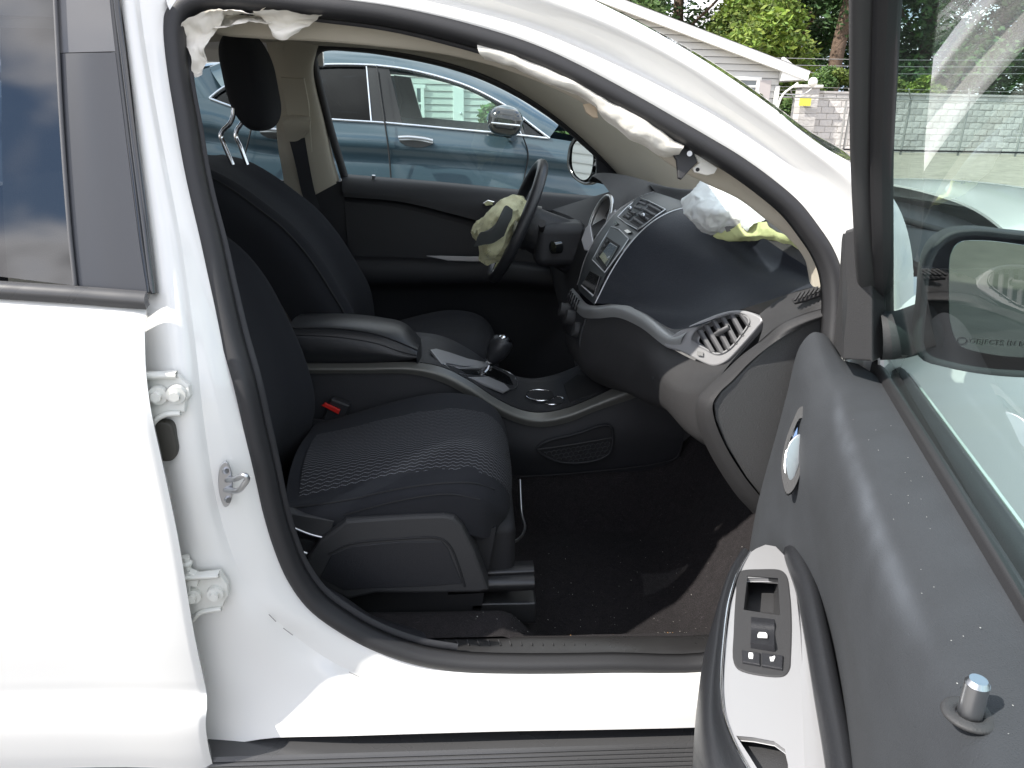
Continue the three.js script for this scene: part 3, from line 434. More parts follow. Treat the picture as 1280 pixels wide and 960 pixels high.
// ================================================================ cabin
const Z = (s, d) => pts(s, atZ, d);
const farZ = (y) => -1.55 + Math.max(0, y - 1.05) * 0.24;
const atWall = (x, y, off = 0) => { let z = -1.5, p; for (let i = 0; i < 20; i++) { p = atZ(x, y, z); z = farZ(p.y) + off; } return p; };
const FW = (s, d = 0) => pts(s, atWall, d);
const sh = (a, x, y, z) => a.map((p) => V3(p.x + x, p.y + y, p.z + z));
{ // ---- headliner and pillar trims
  const railIn = SIDE('222,30 236,8 262,4 320,4 400,13 480,24 560,42 640,66 720,99 800,144 880,196 920,216 960,243 990,268 1012,296 1028,330 1036,385', -0.03);
  const lip = SIDE('236,36 252,30 272,40 320,45 400,49 480,56 560,66 640,87 712,117 775,155 838,203 885,228 925,247 958,272 988,296 1012,330 1024,392', -0.075);
  const inner = lip.map((p, i) => V3(p.x, p.y + 0.012, p.z - 0.03));
  part('near_rail_trim', [surf([railIn, railIn.map((p, i) => p.clone().lerp(lip[i], 0.5).add(V3(0, 0, -0.006))), lip], 10, 90), surf([lip, lip.map((p, i) => V3(p.x, p.y - 0.003, p.z - 0.006)), inner], 8, 90)], M.beige, CAR, { label: 'torn beige roof edge trim' });
  const hl = [[-2.5, 1.46], [-1.5, 1.515], [-0.5, 1.515], [-0.1, 1.50], [0.15, 1.44]];
  part('headliner', surf([-0.22, -0.5, -0.81, -1.12, -1.40].map((z, k) => hl.map(([x, y]) => V3(x, y + [0, 0.03, 0.04, 0.045, 0.04][k], z))), 12, 30, 0.006), M.beige, CAR);
  const ft = FW('190,-20 320,-18 400,-12 520,10 640,50 720,88 800,135 880,190 935,238', 0.06), fb = FW('190,60 262,50 390,55 480,61 560,77 622,99 684,136 742,184 800,246', 0.01);
  part('far_rail_trim', surf([ft, ft.map((p, i) => p.clone().lerp(fb[i], 0.7).add(V3(0, 0, 0.02))), fb, fb.map((p) => V3(p.x, p.y - 0.002, p.z - 0.04))], 14, 60), M.beigePlastic, CAR, { label: 'beige pillar and header trim on the driver side' });
  // far B pillar
  const bl = FW('330,40 338,80 343,120 347,180 353,215 360,262', 0.0), br = FW('396,52 389,82 391,105 402,150 413,200 421,229', 0.0);
  br.splice(5, 1, FW('421,229', 0)[0]);
  const bp = part('far_pillar_trim', [surf([bl, bl.map((p, i) => p.clone().lerp(br[i], 0.5).add(V3(0, 0, 0.018))), br, br.map((p) => V3(p.x + 0.004, p.y, p.z - 0.04))], 14, 24)], M.beigePlastic, CAR, { label: 'beige centre pillar trim with belt guide on the driver side' });
  part('pillar_inset', [plate(FW('350,97 380,98 386,130 390,190 378,191 360,150', 0.021), 0.006, 0.002)], M.beigePlastic, bp);
  part('airbag_tag', [plate(FW('344,53 354,54 354,62 344,61', 0.02), 0.003, 0.0008)], M.beigePlastic, bp);
  part('belt_guide', [surf([FW('353,146 370,143 388,146', 0.02), FW('353,152 370,150 388,152', 0.045), FW('355,162 370,163 386,163', 0.045), FW('358,177 372,176 384,166', 0.03)], 10, 12, 0.006)], M.beigePlastic, bp);
  part('safety_belt', [surf([FW('362,177 381,172', 0.022), FW('368,200 385,197', 0.024), FW('377,240 393,238', 0.03), FW('384,262 400,262', 0.04)], 12, 4, 0.002)], M.belt, CAR, { label: 'dark safety belt hanging from the far pillar' });
  part('far_pillar_lower', surf([FW('350,226 434,227', 0.0), FW('362,300 447,300', 0.0), FW('380,430 470,430', 0.0)], 8, 4, 0.02), M.plastic, CAR);
  // far window: seals, panes
  part('far_window_seal', [sweep(FW('445,300 436,240 428,212 414,165 401,115 393,82 392,70 397,62 408,58 440,59 482,64 560,80 620,102 684,139 740,186 772,216 800,246', -0.03), ovalProf(0.013, 0.016), V3(0, 0, 1), false, 120)], M.seal, CAR);
  part('far_window_glass', [surf([FW('394,50 480,55 560,70 620,95 684,132 745,182 800,240', -0.055), FW('405,130 480,140 560,150 620,160 690,185 750,215 805,244', -0.055), FW('436,240 490,240 560,246 620,250 690,252 760,255 805,262', -0.055)], 12, 24)], M.glass, CAR);
  part('far_rear_glass', [surf([FW('150,40 250,42 345,45', -0.05), FW('150,220 250,222 358,225', -0.05)], 6, 6)], phy([0.62, 0.68, 0.68], 0, { transmission: 1, thickness: 0 }), CAR);
  part('far_corner_cap', [plate(FW('745,182 760,190 772,203 779,222 746,222', -0.02), 0.01, 0.002)], M.matte, CAR);
  // far door trim
  const d0 = FW('426,217 500,223 560,228 660,238 770,247', -0.05), d1 = FW('427,222 500,228 560,233 660,243 772,252', -0.01), d2 = FW('428,238 500,244 560,250 660,262 775,275', 0.03), d3 = FW('430,246 500,252 560,266 640,288 780,330', 0.035), d4 = FW('431,252 500,260 560,275 640,298 782,340', 0.012), d5 = FW('436,320 520,322 560,324 640,325 790,350', 0.02), d6 = FW('437,328 520,330 560,331 640,332 790,356', 0.07), d7 = FW('440,352 520,352 560,352 640,352 792,370', 0.075), d8 = FW('445,365 520,365 560,365 640,365 795,380', 0.03), d9 = FW('450,520 520,520 560,520 640,520 800,520', 0.0);
  M.farDoor = std([0.013, 0.0135, 0.016], 0.6); const fd = part('driver_door_trim', [surf([d0, d1, d2, d3], 16, 30, 0.003), surf([d3, sh(d3, 0, -0.01, -0.02), d4], 8, 30, 0.003), surf([d4, d5], 8, 30, 0.003), surf([d5, d6, d7, d8, d9], 20, 30, 0.003)], M.farDoor, CAR, { label: 'dark driver door trim seen across the cabin' });
  part('armrest_accent', [plate(FW('533,320 548,320 600,321 640,322 640,327 590,327 560,326', 0.075), 0.006, 0.002)], M.silver, fd);
  part('lock_knob', [cyl(FW('467,228', -0.02)[0], FW('467,219', -0.02)[0], 0.006)], M.steel, fd);
  part('inner_handle', [plate(FW('604,254 610,250 618,252 616,257 607,258', 0.045), 0.01, 0.002)], M.chrome, fd);
  part('pull_pocket', [plate(FW('676,262 716,264 720,270 712,285 690,284 678,272', 0.05), 0.004, 0.001)], M.matte, fd);
  part('driver_door_skin', surf([FW('426,222 560,232 800,252', -0.12), FW('430,330 560,330 800,350', -0.17), FW('440,520 560,520 800,520', -0.16)], 10, 20, 0.004), M.white, CAR);
  // driver side outside mirror
  const mh = Z('709,195 712,180 718,171 728,169 740,172 745,180 747,200 744,222 735,231 724,229 714,220 709,208', -1.86), mgl = Z('715,196 717,182 722,176 730,175 738,178 741,190 741,205 737,220 730,225 721,220 716,210', -1.855);
  const mc = basisOf(mh).c, toEye = EYE.clone().sub(mc).normalize(), out = V3(-0.93, 0.03, -0.36).normalize(), mn = toEye.add(out).normalize();
  const onM = (p, q = 0) => { const r = p.clone().sub(EYE).normalize(); return EYE.clone().addScaledVector(r, (mc.clone().sub(EYE).dot(mn) + q) / r.dot(mn)); };
  const mB = basisOf(mh.map((p) => onM(p))), mring = (k, b) => spline(mh.map((p) => mB.c.clone().lerp(onM(p), k).addScaledVector(mn, -b)), 50, true);
  const mm = part('driver_mirror', [grid([mring(0.88, 0.004), mring(0.96, -0.002), mring(1, 0.006), mring(0.98, 0.03), mring(0.8, 0.07), mring(0.4, 0.09), mring(0.01, 0.092)]), tube([Z('744,215', -1.87)[0], Z('760,222', -1.72)[0]], 0.025, 8, 10)], M.gloss, CAR, { label: 'driver side mirror reflecting pale siding' });
  part('mirror_glass', [plate(mgl.map((p) => onM(p, 0.003)), 0.003, 0, { round: 50 })], M.mirror, mm);
}
{ // ---- near pillar inside trim, sill plate, carpet
  const lo = SIDE('545,818 522,812 475,796 440,778 400,748 375,714 360,676 347,635 335,590 322,535 309,478 294,420 280,360 267,300', -0.025), li = SIDE('545,795 520,789 470,772 432,747 390,722 372,694 361,660 354,622 344,582 334,530 322,470 308,415 293,355 276,295', -0.075);
  part('pillar_inner_trim', [surf([lo, lo.map((p, i) => p.clone().lerp(li[i], 0.5).add(V3(0, 0, 0.004))), li, sh(li, -0.05, 0, -0.03)], 10, 60)], M.plastic, CAR);
  part('near_pillar_core', surf([[V3(-0.47, 0.4, -0.10), V3(-0.45, 0.8, -0.10), V3(-0.5, 1.1, -0.13), V3(-0.52, 1.45, -0.22)], [V3(-0.75, 0.4, -0.12), V3(-0.72, 0.8, -0.12), V3(-0.72, 1.1, -0.15), V3(-0.70, 1.45, -0.23)]], 4, 12, 0.01), M.beigePlastic, CAR);
  part('rear_door_inner', surf([[V3(-0.6, 1.03, -0.02), V3(-1.6, 1.08, -0.02)], [V3(-0.6, 0.35, -0.02), V3(-1.6, 0.4, -0.02)]], 4, 4, 0.02), M.plastic, CAR);
  const s0 = SIDE('545,824 640,828 760,828 880,825 940,815', -0.012), s1 = SIDE('545,811 640,812 760,811 880,808 945,800', -0.035), s2 = SIDE('545,799 640,797 760,796 880,794 950,785', -0.066);
  const sp = part('sill_plate', [surf([s0, s1, s2, sh(s2, 0, -0.01, -0.012)], 10, 40)], std([0.022, 0.0215, 0.022], 0.55, { bumpMap: COARSE, bumpScale: 0.002, roughnessMap: DUST }), CAR, { label: 'scuffed black sill plate with short ribs' });
  for (let k = 0; k < 26; k++) { const x = 560 + k * 13.2, a = atSide(x, 807, -0.043), b = atSide(x - 3, 800, -0.060); part('rib', [bar(a, b, 0.0022, 0.0022)], M.plasticLow, sp); }
  // carpet with the seat hump and the toe board
  const zs = [-0.055, -0.075, -0.10, -0.13, -0.16, -0.2, -0.3, -0.45, -0.6, -0.66, -0.70], G = [];
  const fl = (x, z) => { let y = 0.315; const sill = smooth(-0.17, -0.075, z); y = lerp(y, 0.437, sill);
    const hump = smooth(0.19, 0.06, x) * smooth(-0.30, -0.12, z); y = Math.max(y, lerp(0.315, 0.452, hump));
    y = lerp(y, 0.47, smooth(-0.62, -0.70, z)); const toe = Math.max(0, x - 0.46); return y + Math.min(0.34, toe * toe * 3.2 + toe * 0.25) + 0.003 * fbm(x * 9, z * 9, 3, 3); };
  for (let i = 0; i <= 90; i++) { const x = lerp(-0.9, 0.98, i / 90), r = []; for (let j = 0; j <= 60; j++) { const z = lerp(-0.062, -0.72, j / 60); r.push(V3(x, fl(x, z), z)); } G.push(r); }
  const cp = part('carpet', [grid(G), rbox(1.9, 0.02, 0.9, 0.005, V3(0, 0.29, -1.18))], M.carpet, CAR, { label: 'dark worn floor carpet strewn with crumbs' });
  reseed(5); const cr = [], lf = [];
  for (let k = 0; k < 170; k++) { const x = rr(0.0, 0.62), z = -0.09 - Math.pow(rnd(), 1.6) * 0.5, s = rr(0.0003, 0.0009); cr.push(rbox(s * rr(1, 2.6), s, s * rr(1, 2), 0.0002, V3(x, fl(x, z) + s / 2, z), new THREE.Matrix4().makeRotationY(rr(0, 3)))); }
  part('crumb', cr, std([0.42, 0.40, 0.38], 0.9), cp, { stuff: true });
  for (let k = 0; k < 26; k++) { const x = rr(0.15, 0.5), z = rr(-0.16, -0.09), s = rr(0.0012, 0.003); lf.push(rbox(s * 1.6, s * 0.4, s, 0.0002, V3(x, fl(x, z) + 0.001, z), new THREE.Matrix4().makeRotationY(rr(0, 3)))); }
  part('dry_leaf_bits', lf, std([0.42, 0.22, 0.08], 0.9), cp, { stuff: true });
  part('firewall', surf([[V3(0.95, 0.3, -0.02), V3(0.95, 0.3, -1.6)], [V3(0.98, 1.05, -0.02), V3(0.98, 1.05, -1.6)]], 4, 4, 0.01), M.matte, CAR);
  part('kick_panel', surf([[V3(0.56, 0.42, -0.06), V3(0.9, 0.5, -0.06)], [V3(0.56, 1.0, -0.07), V3(0.9, 1.05, -0.07)]], 4, 4, 0.01), M.plastic, CAR);
  const rs = part('rear_seat', [surf([[V3(-1.35, 1.1, -0.1), V3(-1.32, 1.12, -0.81), V3(-1.35, 1.1, -1.5)], [V3(-1.2, 0.7, -0.1), V3(-1.18, 0.7, -0.81), V3(-1.2, 0.7, -1.5)], [V3(-1.1, 0.66, -0.1), V3(-1.1, 0.66, -0.81), V3(-1.1, 0.66, -1.5)], [V3(-0.75, 0.68, -0.1), V3(-0.75, 0.68, -0.81), V3(-0.75, 0.68, -1.5)], [V3(-0.7, 0.4, -0.1), V3(-0.7, 0.4, -0.81), V3(-0.7, 0.4, -1.5)]], 24, 12, 0.01)], M.fabric, CAR);
}
// ---- seats
const INS = tex(256, 0.03, (u, v) => { const w = (u * 3 + 0.18 * Math.sin(v * 4 * Math.PI) + 3) % 1, d = (v * 12) % 1; const k = w < 0.2 && d < 0.7 ? 0.50 : w < 0.55 ? 0.125 : 0.16; return [k, k, k * 1.06]; }, true);
M.insert = std([1, 1, 1], 0.9, { map: INS, bumpMap: WEAVE, bumpScale: 0.0008 });
function makeSeatParts(root, B, off, w, recess) {              // backrest from its near bolster line
  const c = sh(B, -recess, 0.006, -w / 2), mirz = (a) => a.map((p) => V3(p.x, p.y, 2 * (B[0].z - w / 2) - p.z));
  const sideR = sh(B, -0.16, -0.04, 0.025), sideM = sh(B, -0.05, -0.012, 0.045), inn = sh(B, -recess * 0.85, 0.004, -0.085), crown = B;
  const rows = [sideR, sideM, crown, sh(B, -0.012, 0, -0.03), inn, c, mirz(inn), mirz(sh(B, -0.012, 0, -0.03)), mirz(crown), mirz(sideM), mirz(sideR)];
  const bk = part('backrest', [surf(rows, 70, 44), surf([sideR, mirz(sideR)], 4, 30)], M.fabric, root);
  const seam = spline(sh(B, 0.0, 0.0, -0.002), 40);
  part('piping', [tube(spline(sh(B, -0.018, -0.004, 0.030), 40), 0.0025, 60, 6), tube(spline(sh(B, -recess * 0.78, 0.003, -0.075), 40), 0.0025, 60, 6)], M.matte, bk);
  return bk;
}
const PS = new THREE.Group(); PS.name = 'passenger_seat'; CAR.add(PS);
{
  makeSeatParts(PS, sh(Z('335,612 352,592 376,565 390,530 393,497 381,450 360,400 330,345 298,308 262,284 225,270', -0.60), 0, 0, 0.375), 0, 0.38, 0.05);
  const rows = [
    Z('345,672,-.16 430,668,-.155 500,664,-.15 560,660,-.15 603,672,-.165 620,668,-.20 626,662,-.24 622,668,-.26'),
    Z('347,650,-.16 430,644,-.15 500,626,-.145 560,618,-.145 600,625,-.155 622,636,-.19 632,650,-.23 628,664,-.27'),
    Z('350,637,-.175 430,626,-.165 500,611,-.16 555,604,-.16 590,604,-.17 618,612,-.20 636,630,-.25 633,656,-.29'),
    Z('355,628,-.21 430,612,-.205 500,597,-.20 555,590,-.20 595,590,-.205 622,601,-.23 637,622,-.28 636,650,-.33'),
    Z('362,590,-.30 430,580,-.29 500,566,-.29 555,558,-.29 600,562,-.29 625,576,-.31 638,600,-.34 638,640,-.38'),
    Z('372,562,-.42 435,552,-.42 500,540,-.42 555,533,-.42 600,537,-.42 625,552,-.42 638,580,-.43 638,620,-.45'),
    Z('385,542,-.54 440,530,-.54 500,517,-.54 555,509,-.54 600,514,-.54 622,528,-.54 635,555,-.54 637,600,-.54'),
    Z('395,530,-.63 440,517,-.63 500,500,-.63 555,491,-.63 598,497,-.63 620,512,-.63 633,540,-.62 636,585,-.60'),
    Z('398,540,-.68 440,526,-.68 500,508,-.68 555,499,-.68 594,505,-.68 614,520,-.67 628,550,-.66 632,590,-.64')];
  const cu = part('cushion', [surf(rows, 60, 60), surf([rows[0], sh(rows[0], -0.02, -0.05, -0.05)], 4, 20)], M.fabric, PS, { label: 'black cloth seat cushion' });
  const up = (r, k = 0.003) => r.map((p) => V3(p.x + 0.001, p.y + k, p.z));
  const cut = (r) => { const q = spline(r, 60); return q.slice(2, 55).filter((_, i) => i % 4 === 0); };
  const ins = surf([rows[3], rows[4], rows[5], rows[6]].map((r, i) => up(cut(r), i === 0 || i === 3 ? -0.0005 : 0.0035)), 40, 60);
  { // weave lines run from the seam towards the front corners: uv follows the surface
    const g = ins, p = g.attributes.position, uv = new Float32Array(p.count * 2); for (let i = 0; i < p.count; i++) { uv[2 * i] = p.getZ(i) + 0.0, uv[2 * i + 1] = p.getX(i) - p.getY(i) * 0.7; } g.setAttribute('uv', new THREE.BufferAttribute(uv, 2));
    const m = new THREE.Mesh(plain(g).translate(0, 0, 0.81), M.insert); m.name = 'seat_insert'; m.castShadow = m.receiveShadow = true; m.userData.label = 'seat insert with fine pale thread pattern'; PS.add(m);
  }
  const onTop = (s) => pts(s, atZ);
  part('cross_seam', [tube(onTop('524,600,-.20 532,580,-.25 537,560,-.30 536,545,-.38 530,531,-.47 524,520,-.55').map((p) => p.add(V3(0, 0.002, 0))), 0.0022, 40, 6)], M.matte, cu);
  part('edge_seam', [tube(rows[2].slice(0, 6).map((p) => p.clone().add(V3(0, 0.0005, 0.0005))), 0.002, 60, 6), tube(rows[1].slice(1, 5).map((p) => p.clone().add(V3(0, 0.001, 0.001))), 0.0016, 60, 6)], M.matte, cu);
  const shd = Z('424,658 432,651 470,648 520,645 555,644 568,647 578,658 594,690 611,738 600,741 520,742 470,742 435,750 405,735 382,712 384,700 400,676', -0.135);
  const sd = part('side_shield', [plate(shd, 0.045, 0.006)], M.plasticLow, PS, { label: 'black plastic side shield under the seat' });
  part('shield_panel', [plate(Z('414,694 440,683 500,677 552,677 560,686 578,730 520,734 470,735 430,738 400,722', -0.1335), 0.004, 0.0015)], M.plastic, sd);
  part('shield_groove', [tube(Z('410,692 438,680 500,673.5 550,673 562,682 572,704 581,733', -0.1345), 0.0022, 60, 6)], M.matte, sd);
  const hb = part('recliner_bracket', [plate(Z('352,640 380,645 418,651 412,668 404,676 385,668 360,655', -0.15), 0.02, 0.002), plate(Z('355,668 385,675 405,682 395,700 375,695 358,680', -0.17), 0.02, 0.002)], M.plasticLow, PS);
  part('recliner_wire', [tube(Z('352,652 368,660 388,668 408,673', -0.147), 0.0025, 30, 6)], M.steel, hb); part('recliner_wire', [tube(Z('356,686 372,688 384,692', -0.147), 0.003, 20, 6)], M.steel, hb);
  const rl = part('seat_rail', [bar(Z('560,715', -0.21)[0], Z('667,709', -0.21)[0], 0.03, 0.012), bar(Z('560,728', -0.2)[0], Z('667,722', -0.2)[0], 0.045, 0.026), rbox(0.13, 0.05, 0.08, 0.004, atZ(628, 752, -0.22))], std([0.05, 0.05, 0.052], 0.35, { metalness: 0.5 }), PS);
  const r2 = part('seat_base', [surf([Z('420,680 620,660', -0.18), Z('420,770 600,770', -0.18)], 4, 4, 0.02), rbox(0.42, 0.14, 0.44, 0.02, V3(-0.12, 0.53, -0.42))], M.matte, PS);
  part('adjuster_bar', [tube(Z('650,600,-.5 652,640,-.42 656,660,-.35 648,674,-.29 630,682,-.25 607,687,-.23'), 0.003, 40, 8)], M.steel, PS);
  const bu = part('buckle', [rbox(0.05, 0.10, 0.025, 0.006, atZ(418, 522, -0.655), new THREE.Matrix4().makeRotationZ(-0.4)), surf([Z('380,524,-.63 440,530,-.64'), Z('380,532,-.63 436,536,-.64')], 4, 4, 0.01)], M.plastic, PS);
  part('release_button', [plate(Z('402,507 406,504 425,513 423,518', -0.635), 0.006, 0.001)], M.red, bu);
}
const DS = new THREE.Group(); DS.name = 'driver_seat'; CAR.add(DS);
{
  const bk = makeSeatParts(DS, Z('452,460 450,425 443,393 426,362 396,316 366,282 336,258 300,232 262,212 228,204', -1.02), 0, 0.34, 0.055);
  const cu = PS.children.find((o) => o.name === 'cushion').clone(false); cu.name = 'cushion'; cu.position.set(0.0, -0.005, -0.78); DS.add(cu);
  const c = atZ(314, 102, -1.2), hg = new THREE.SphereGeometry(1, 48, 36), pw = (v, k) => Math.sign(v) * Math.pow(Math.abs(v), k);
  { const p = hg.attributes.position; for (let i = 0; i < p.count; i++) { const x = p.getX(i), y = p.getY(i), z = p.getZ(i), Y = pw(y, 0.62) * 0.128; p.setXYZ(i, pw(x, 0.7) * 0.060 * (1 - 0.18 * y * y) - 0.010 * Math.sin(y * 2), Y, pw(z, 0.6) * 0.102); } hg.computeVertexNormals(); hg.rotateZ(0.05); hg.translate(c.x, c.y, c.z); }
  const hr = part('headrest', [hg], M.fabric, DS, { label: 'black cloth headrest raised on chrome posts' });
  part('headrest_post', [tube(Z('292,135 291,146 287,155 279,163 276,170 279,178 291,206', -1.12), 0.0062, 50, 10)], M.chrome, DS);
  part('headrest_post', [tube(Z('306,140 304,150 300,157 296,163 295,171 300,182 309,206', -1.27), 0.0062, 50, 10)], M.chrome, DS);
}
// ---- centre console
const CO = new THREE.Group(); CO.name = 'centre_console'; CAR.add(CO);
{
  const tT = Z('340,454 450,454 520,453 555,460 590,478 620,498 650,512 675,516 705,511 735,500 763,487 800,470', -0.69), tB = Z('340,467 450,467 515,468 550,477 585,495 615,514 645,528 675,534 710,528 745,514 792,498 840,480', -0.672);
  const tM = tT.map((p, i) => p.clone().lerp(tB[i], 0.45).add(V3(0, 0.002, 0.014)));
  part('console_rail', [surf([tT, tM, tB], 12, 90)], M.bronze, CO, { label: 'bronze grey trim rail along the console' });
  const s0 = Z('340,467 450,467 515,468 550,477 585,495 615,514 645,528 675,534 710,528 745,514 792,498 856,510', -0.682), s1 = Z('340,590 450,592 515,592 550,592 590,592 620,592 650,591 680,590 720,587 765,582 810,577 850,568', -0.682);
  part('side_panel', [surf([s0, s0.map((p, i) => p.clone().lerp(s1[i], 0.5).add(V3(0, 0, 0.012))), s1, sh(s1, 0, -0.08, -0.02)], 16, 60)], M.plastic, CO);
  part('panel_seam', [tube(Z('650,596 700,593 765,587 825,579 845,572 852,558 852,525 846,505', -0.672), 0.002, 60, 6)], M.matte, CO);
  part('console_top', surf([sh(tT, 0, 0.001, -0.002), sh(tT, 0, -0.006, -0.05), sh(tT, 0, -0.008, -0.13), sh(tT, 0, -0.004, -0.22), sh(tT, 0, 0.0, -0.25), sh(tT, 0, -0.15, -0.27)], 24, 60), M.plastic, CO);
  // net pocket
  const pk = Z('671,561 680,553 720,542 757,531 764,534 766,548 762,565 750,573 725,578 700,577 682,570', -0.664);
  const np = part('net_pocket', [plate(pk, 0.002, 0.0006)], M.matte, CO);
  part('pocket_rim', [tube(sh(pk, 0, 0, 0.002), 0.003, 80, 6, true)], M.plastic, np);
  const net = []; const A = atZ(674, 563, -0.660), Bx = atZ(764, 548, -0.660), dx = Bx.clone().sub(A), inside = (x, y) => { const b = 578 - Math.pow(Math.abs(x - 722) / 46, 2.4) * 14; return y < b; };
  for (let r = 0; r < 6; r++) for (let k = 0; k < 15; k++) { const x0 = 674 + (k + (r % 2) * 0.5) * 6.1, y0 = 566 + r * 5 - (x0 - 674) * 0.165; const q = [[0, 0], [3, 1.6], [3, 3.6]].map(([a, b]) => [x0 + a, y0 + b - a * 0.165]), q2 = [[0, 0], [-3, 1.6]].map(([a, b]) => [x0 + a, y0 + b - a * 0.165]); if (q.every(([x, y]) => x < 764 && inside(x, y))) net.push(tube(q.map(([x, y]) => atZ(x, y, -0.661)), 0.0011, 4, 4)); if (q2.every(([x, y]) => x > 674 && inside(x, y))) net.push(tube(q2.map(([x, y]) => atZ(x, y, -0.661)), 0.0011, 2, 4)); }
  part('net', net, std([0.035, 0.036, 0.04], 0.6), np, { stuff: true });
  part('net_cord', [tube(Z('672,562 720,555 765,547', -0.659), 0.002, 20, 6)], M.plasticLow, np);
  // armrest lid
  const a = [Z('360,453 420,453.5 470,453.5 505,452 519,449', -0.695), Z('360,438 420,440 470,443 505,447 521,447', -0.684), Z('360,418 420,421 470,429 500,439 521,444', -0.69), Z('362,410 422,411 470,418 499,428 522,438', -0.705), Z('366,400 424,400 472,405 502,413 525,431', -0.76), Z('372,395 428,394 476,398 505,405 526,424', -0.86), Z('378,394 432,394 478,399 506,406 526,424', -0.93), Z('378,410 432,410 478,415 506,420 526,430', -0.945)];
  const lid = part('armrest_lid', [surf(a, 40, 40), surf([a.map((r) => r[4]), a.map((r) => r[4].clone().add(V3(0.004, -0.04, 0)))], 4, 30)], M.leather, CO, { label: 'padded dark armrest lid' });
  part('lid_stitch', [tube(a[3].map((p) => p.clone().add(V3(0, 0.001, 0.001))), 0.0016, 50, 6), tube(a[2].map((p) => p.clone().add(V3(0, 0.0, 0.0015))), 0.0012, 50, 6)], M.matte, lid);
  part('lid_button', [plate(Z('511,420 515,418 518,430 514,432', -0.80), 0.008, 0.002)], M.steel, lid);
  part('lid_base', [surf([Z('500,456,-.70 528,452,-.72'), Z('505,430,-.93 532,436,-.93')], 6, 6, 0.02)], M.plasticLow, CO);
  // shifter gate, trays, lever
  const topY = (x) => { for (let i = 0; i < tT.length - 1; i++) if (x <= tT[i + 1].x) return lerp(tT[i].y, tT[i + 1].y, (x - tT[i].x) / (tT[i + 1].x - tT[i].x)); return tT[tT.length - 1].y; };
  const onTop = (x, y, lift = 0) => { for (let z = -0.69; z > -0.96; z -= 0.001) { const p = atZ(x, y, z); if (p.y <= topY(p.x) - 0.006 + lift) return p; } return atZ(x, y, -0.93); };
  const OT = (s, l = 0.003) => pts(s, (x, y) => onTop(x, y, l));
  part('tray_trim', [plate(OT('537,439 545,436 562,438 586,447 614,457 600,460 575,459 553,453', 0.007), 0.005, 0.0015)], M.silver, CO);
  part('tray_trim', [plate(OT('586,470 610,471 630,479 638,486 630,490 612,483', 0.007), 0.005, 0.0015)], M.silver, CO);
  part('shift_gate', [plate(OT('558,456 580,459 612,459 636,468 642,480 612,471 585,468 568,463', 0.003), 0.012, 0.002)], M.gloss, CO);
  part('gate_ring', [tube(OT('556,455 580,458 614,457 640,468 646,482 636,486 612,472 585,469 566,464', 0.005), 0.0015, 60, 6, true)], M.steel, CO);
  const LZ = onTop(612, 464, 0).z; const lv = part('gear_lever', [cyl(atZ(609, 464, LZ), atZ(616, 446, LZ), 0.010, 0.008), ball(atZ(614, 451, LZ), 0.016, 0.014, 0.016)], M.chrome, CO, { label: 'gear lever with dark leather knob and chrome tip' });
  const kp = spline([atZ(613, 453, LZ), atZ(622, 438, LZ), atZ(631, 423, LZ)], 14), G = kp.map((p, i) => { const t = i / 14, r = 0.014 + 0.018 * Math.sin(Math.min(1, t * 1.25) * Math.PI * 0.62) * (t > 0.9 ? 1 - (t - 0.9) * 6 : 1), A2 = []; for (let k = 0; k <= 18; k++) { const f = k / 18 * 2 * Math.PI; A2.push(V3(p.x + 0.86 * r * Math.cos(f), p.y - 0.45 * r * Math.cos(f), p.z + r * Math.sin(f))); } return A2; });
  part('knob', [grid(G), ball(kp[13], 0.016, 0.010, 0.016)], M.leather, lv);
  part('knob_tip', [ball(kp[14].clone().add(V3(-0.006, 0.003, 0.0)), 0.012, 0.007, 0.012)], M.chrome, lv);
  const ring = (x, y, z, r, a0, a1) => tube(Array.from({ length: 13 }, (_, i) => { const f = lerp(a0, a1, i / 12), c = onTop(x, y, 0.004); return V3(c.x + r * Math.cos(f), c.y, c.z + r * Math.sin(f)); }), 0.0022, 30, 6);
  part('cup_ring', [ring(676, 494, -0.78, 0.040, 0.3, 5.4)], M.chrome, CO); part('cup_ring', [ring(690, 500, -0.73, 0.032, -1, 2.2)], M.chrome, CO);
  part('cup_holder', [cyl(onTop(676, 494).add(V3(0, -0.03, 0)), onTop(676, 494).add(V3(0, 0.003, 0)), 0.037, 0.039)], M.matte, CO);
  part('front_tray', [plate(OT('704,480 722,468 748,472 760,486 712,503', 0.003), 0.01, 0.002)], M.matte, CO);
}
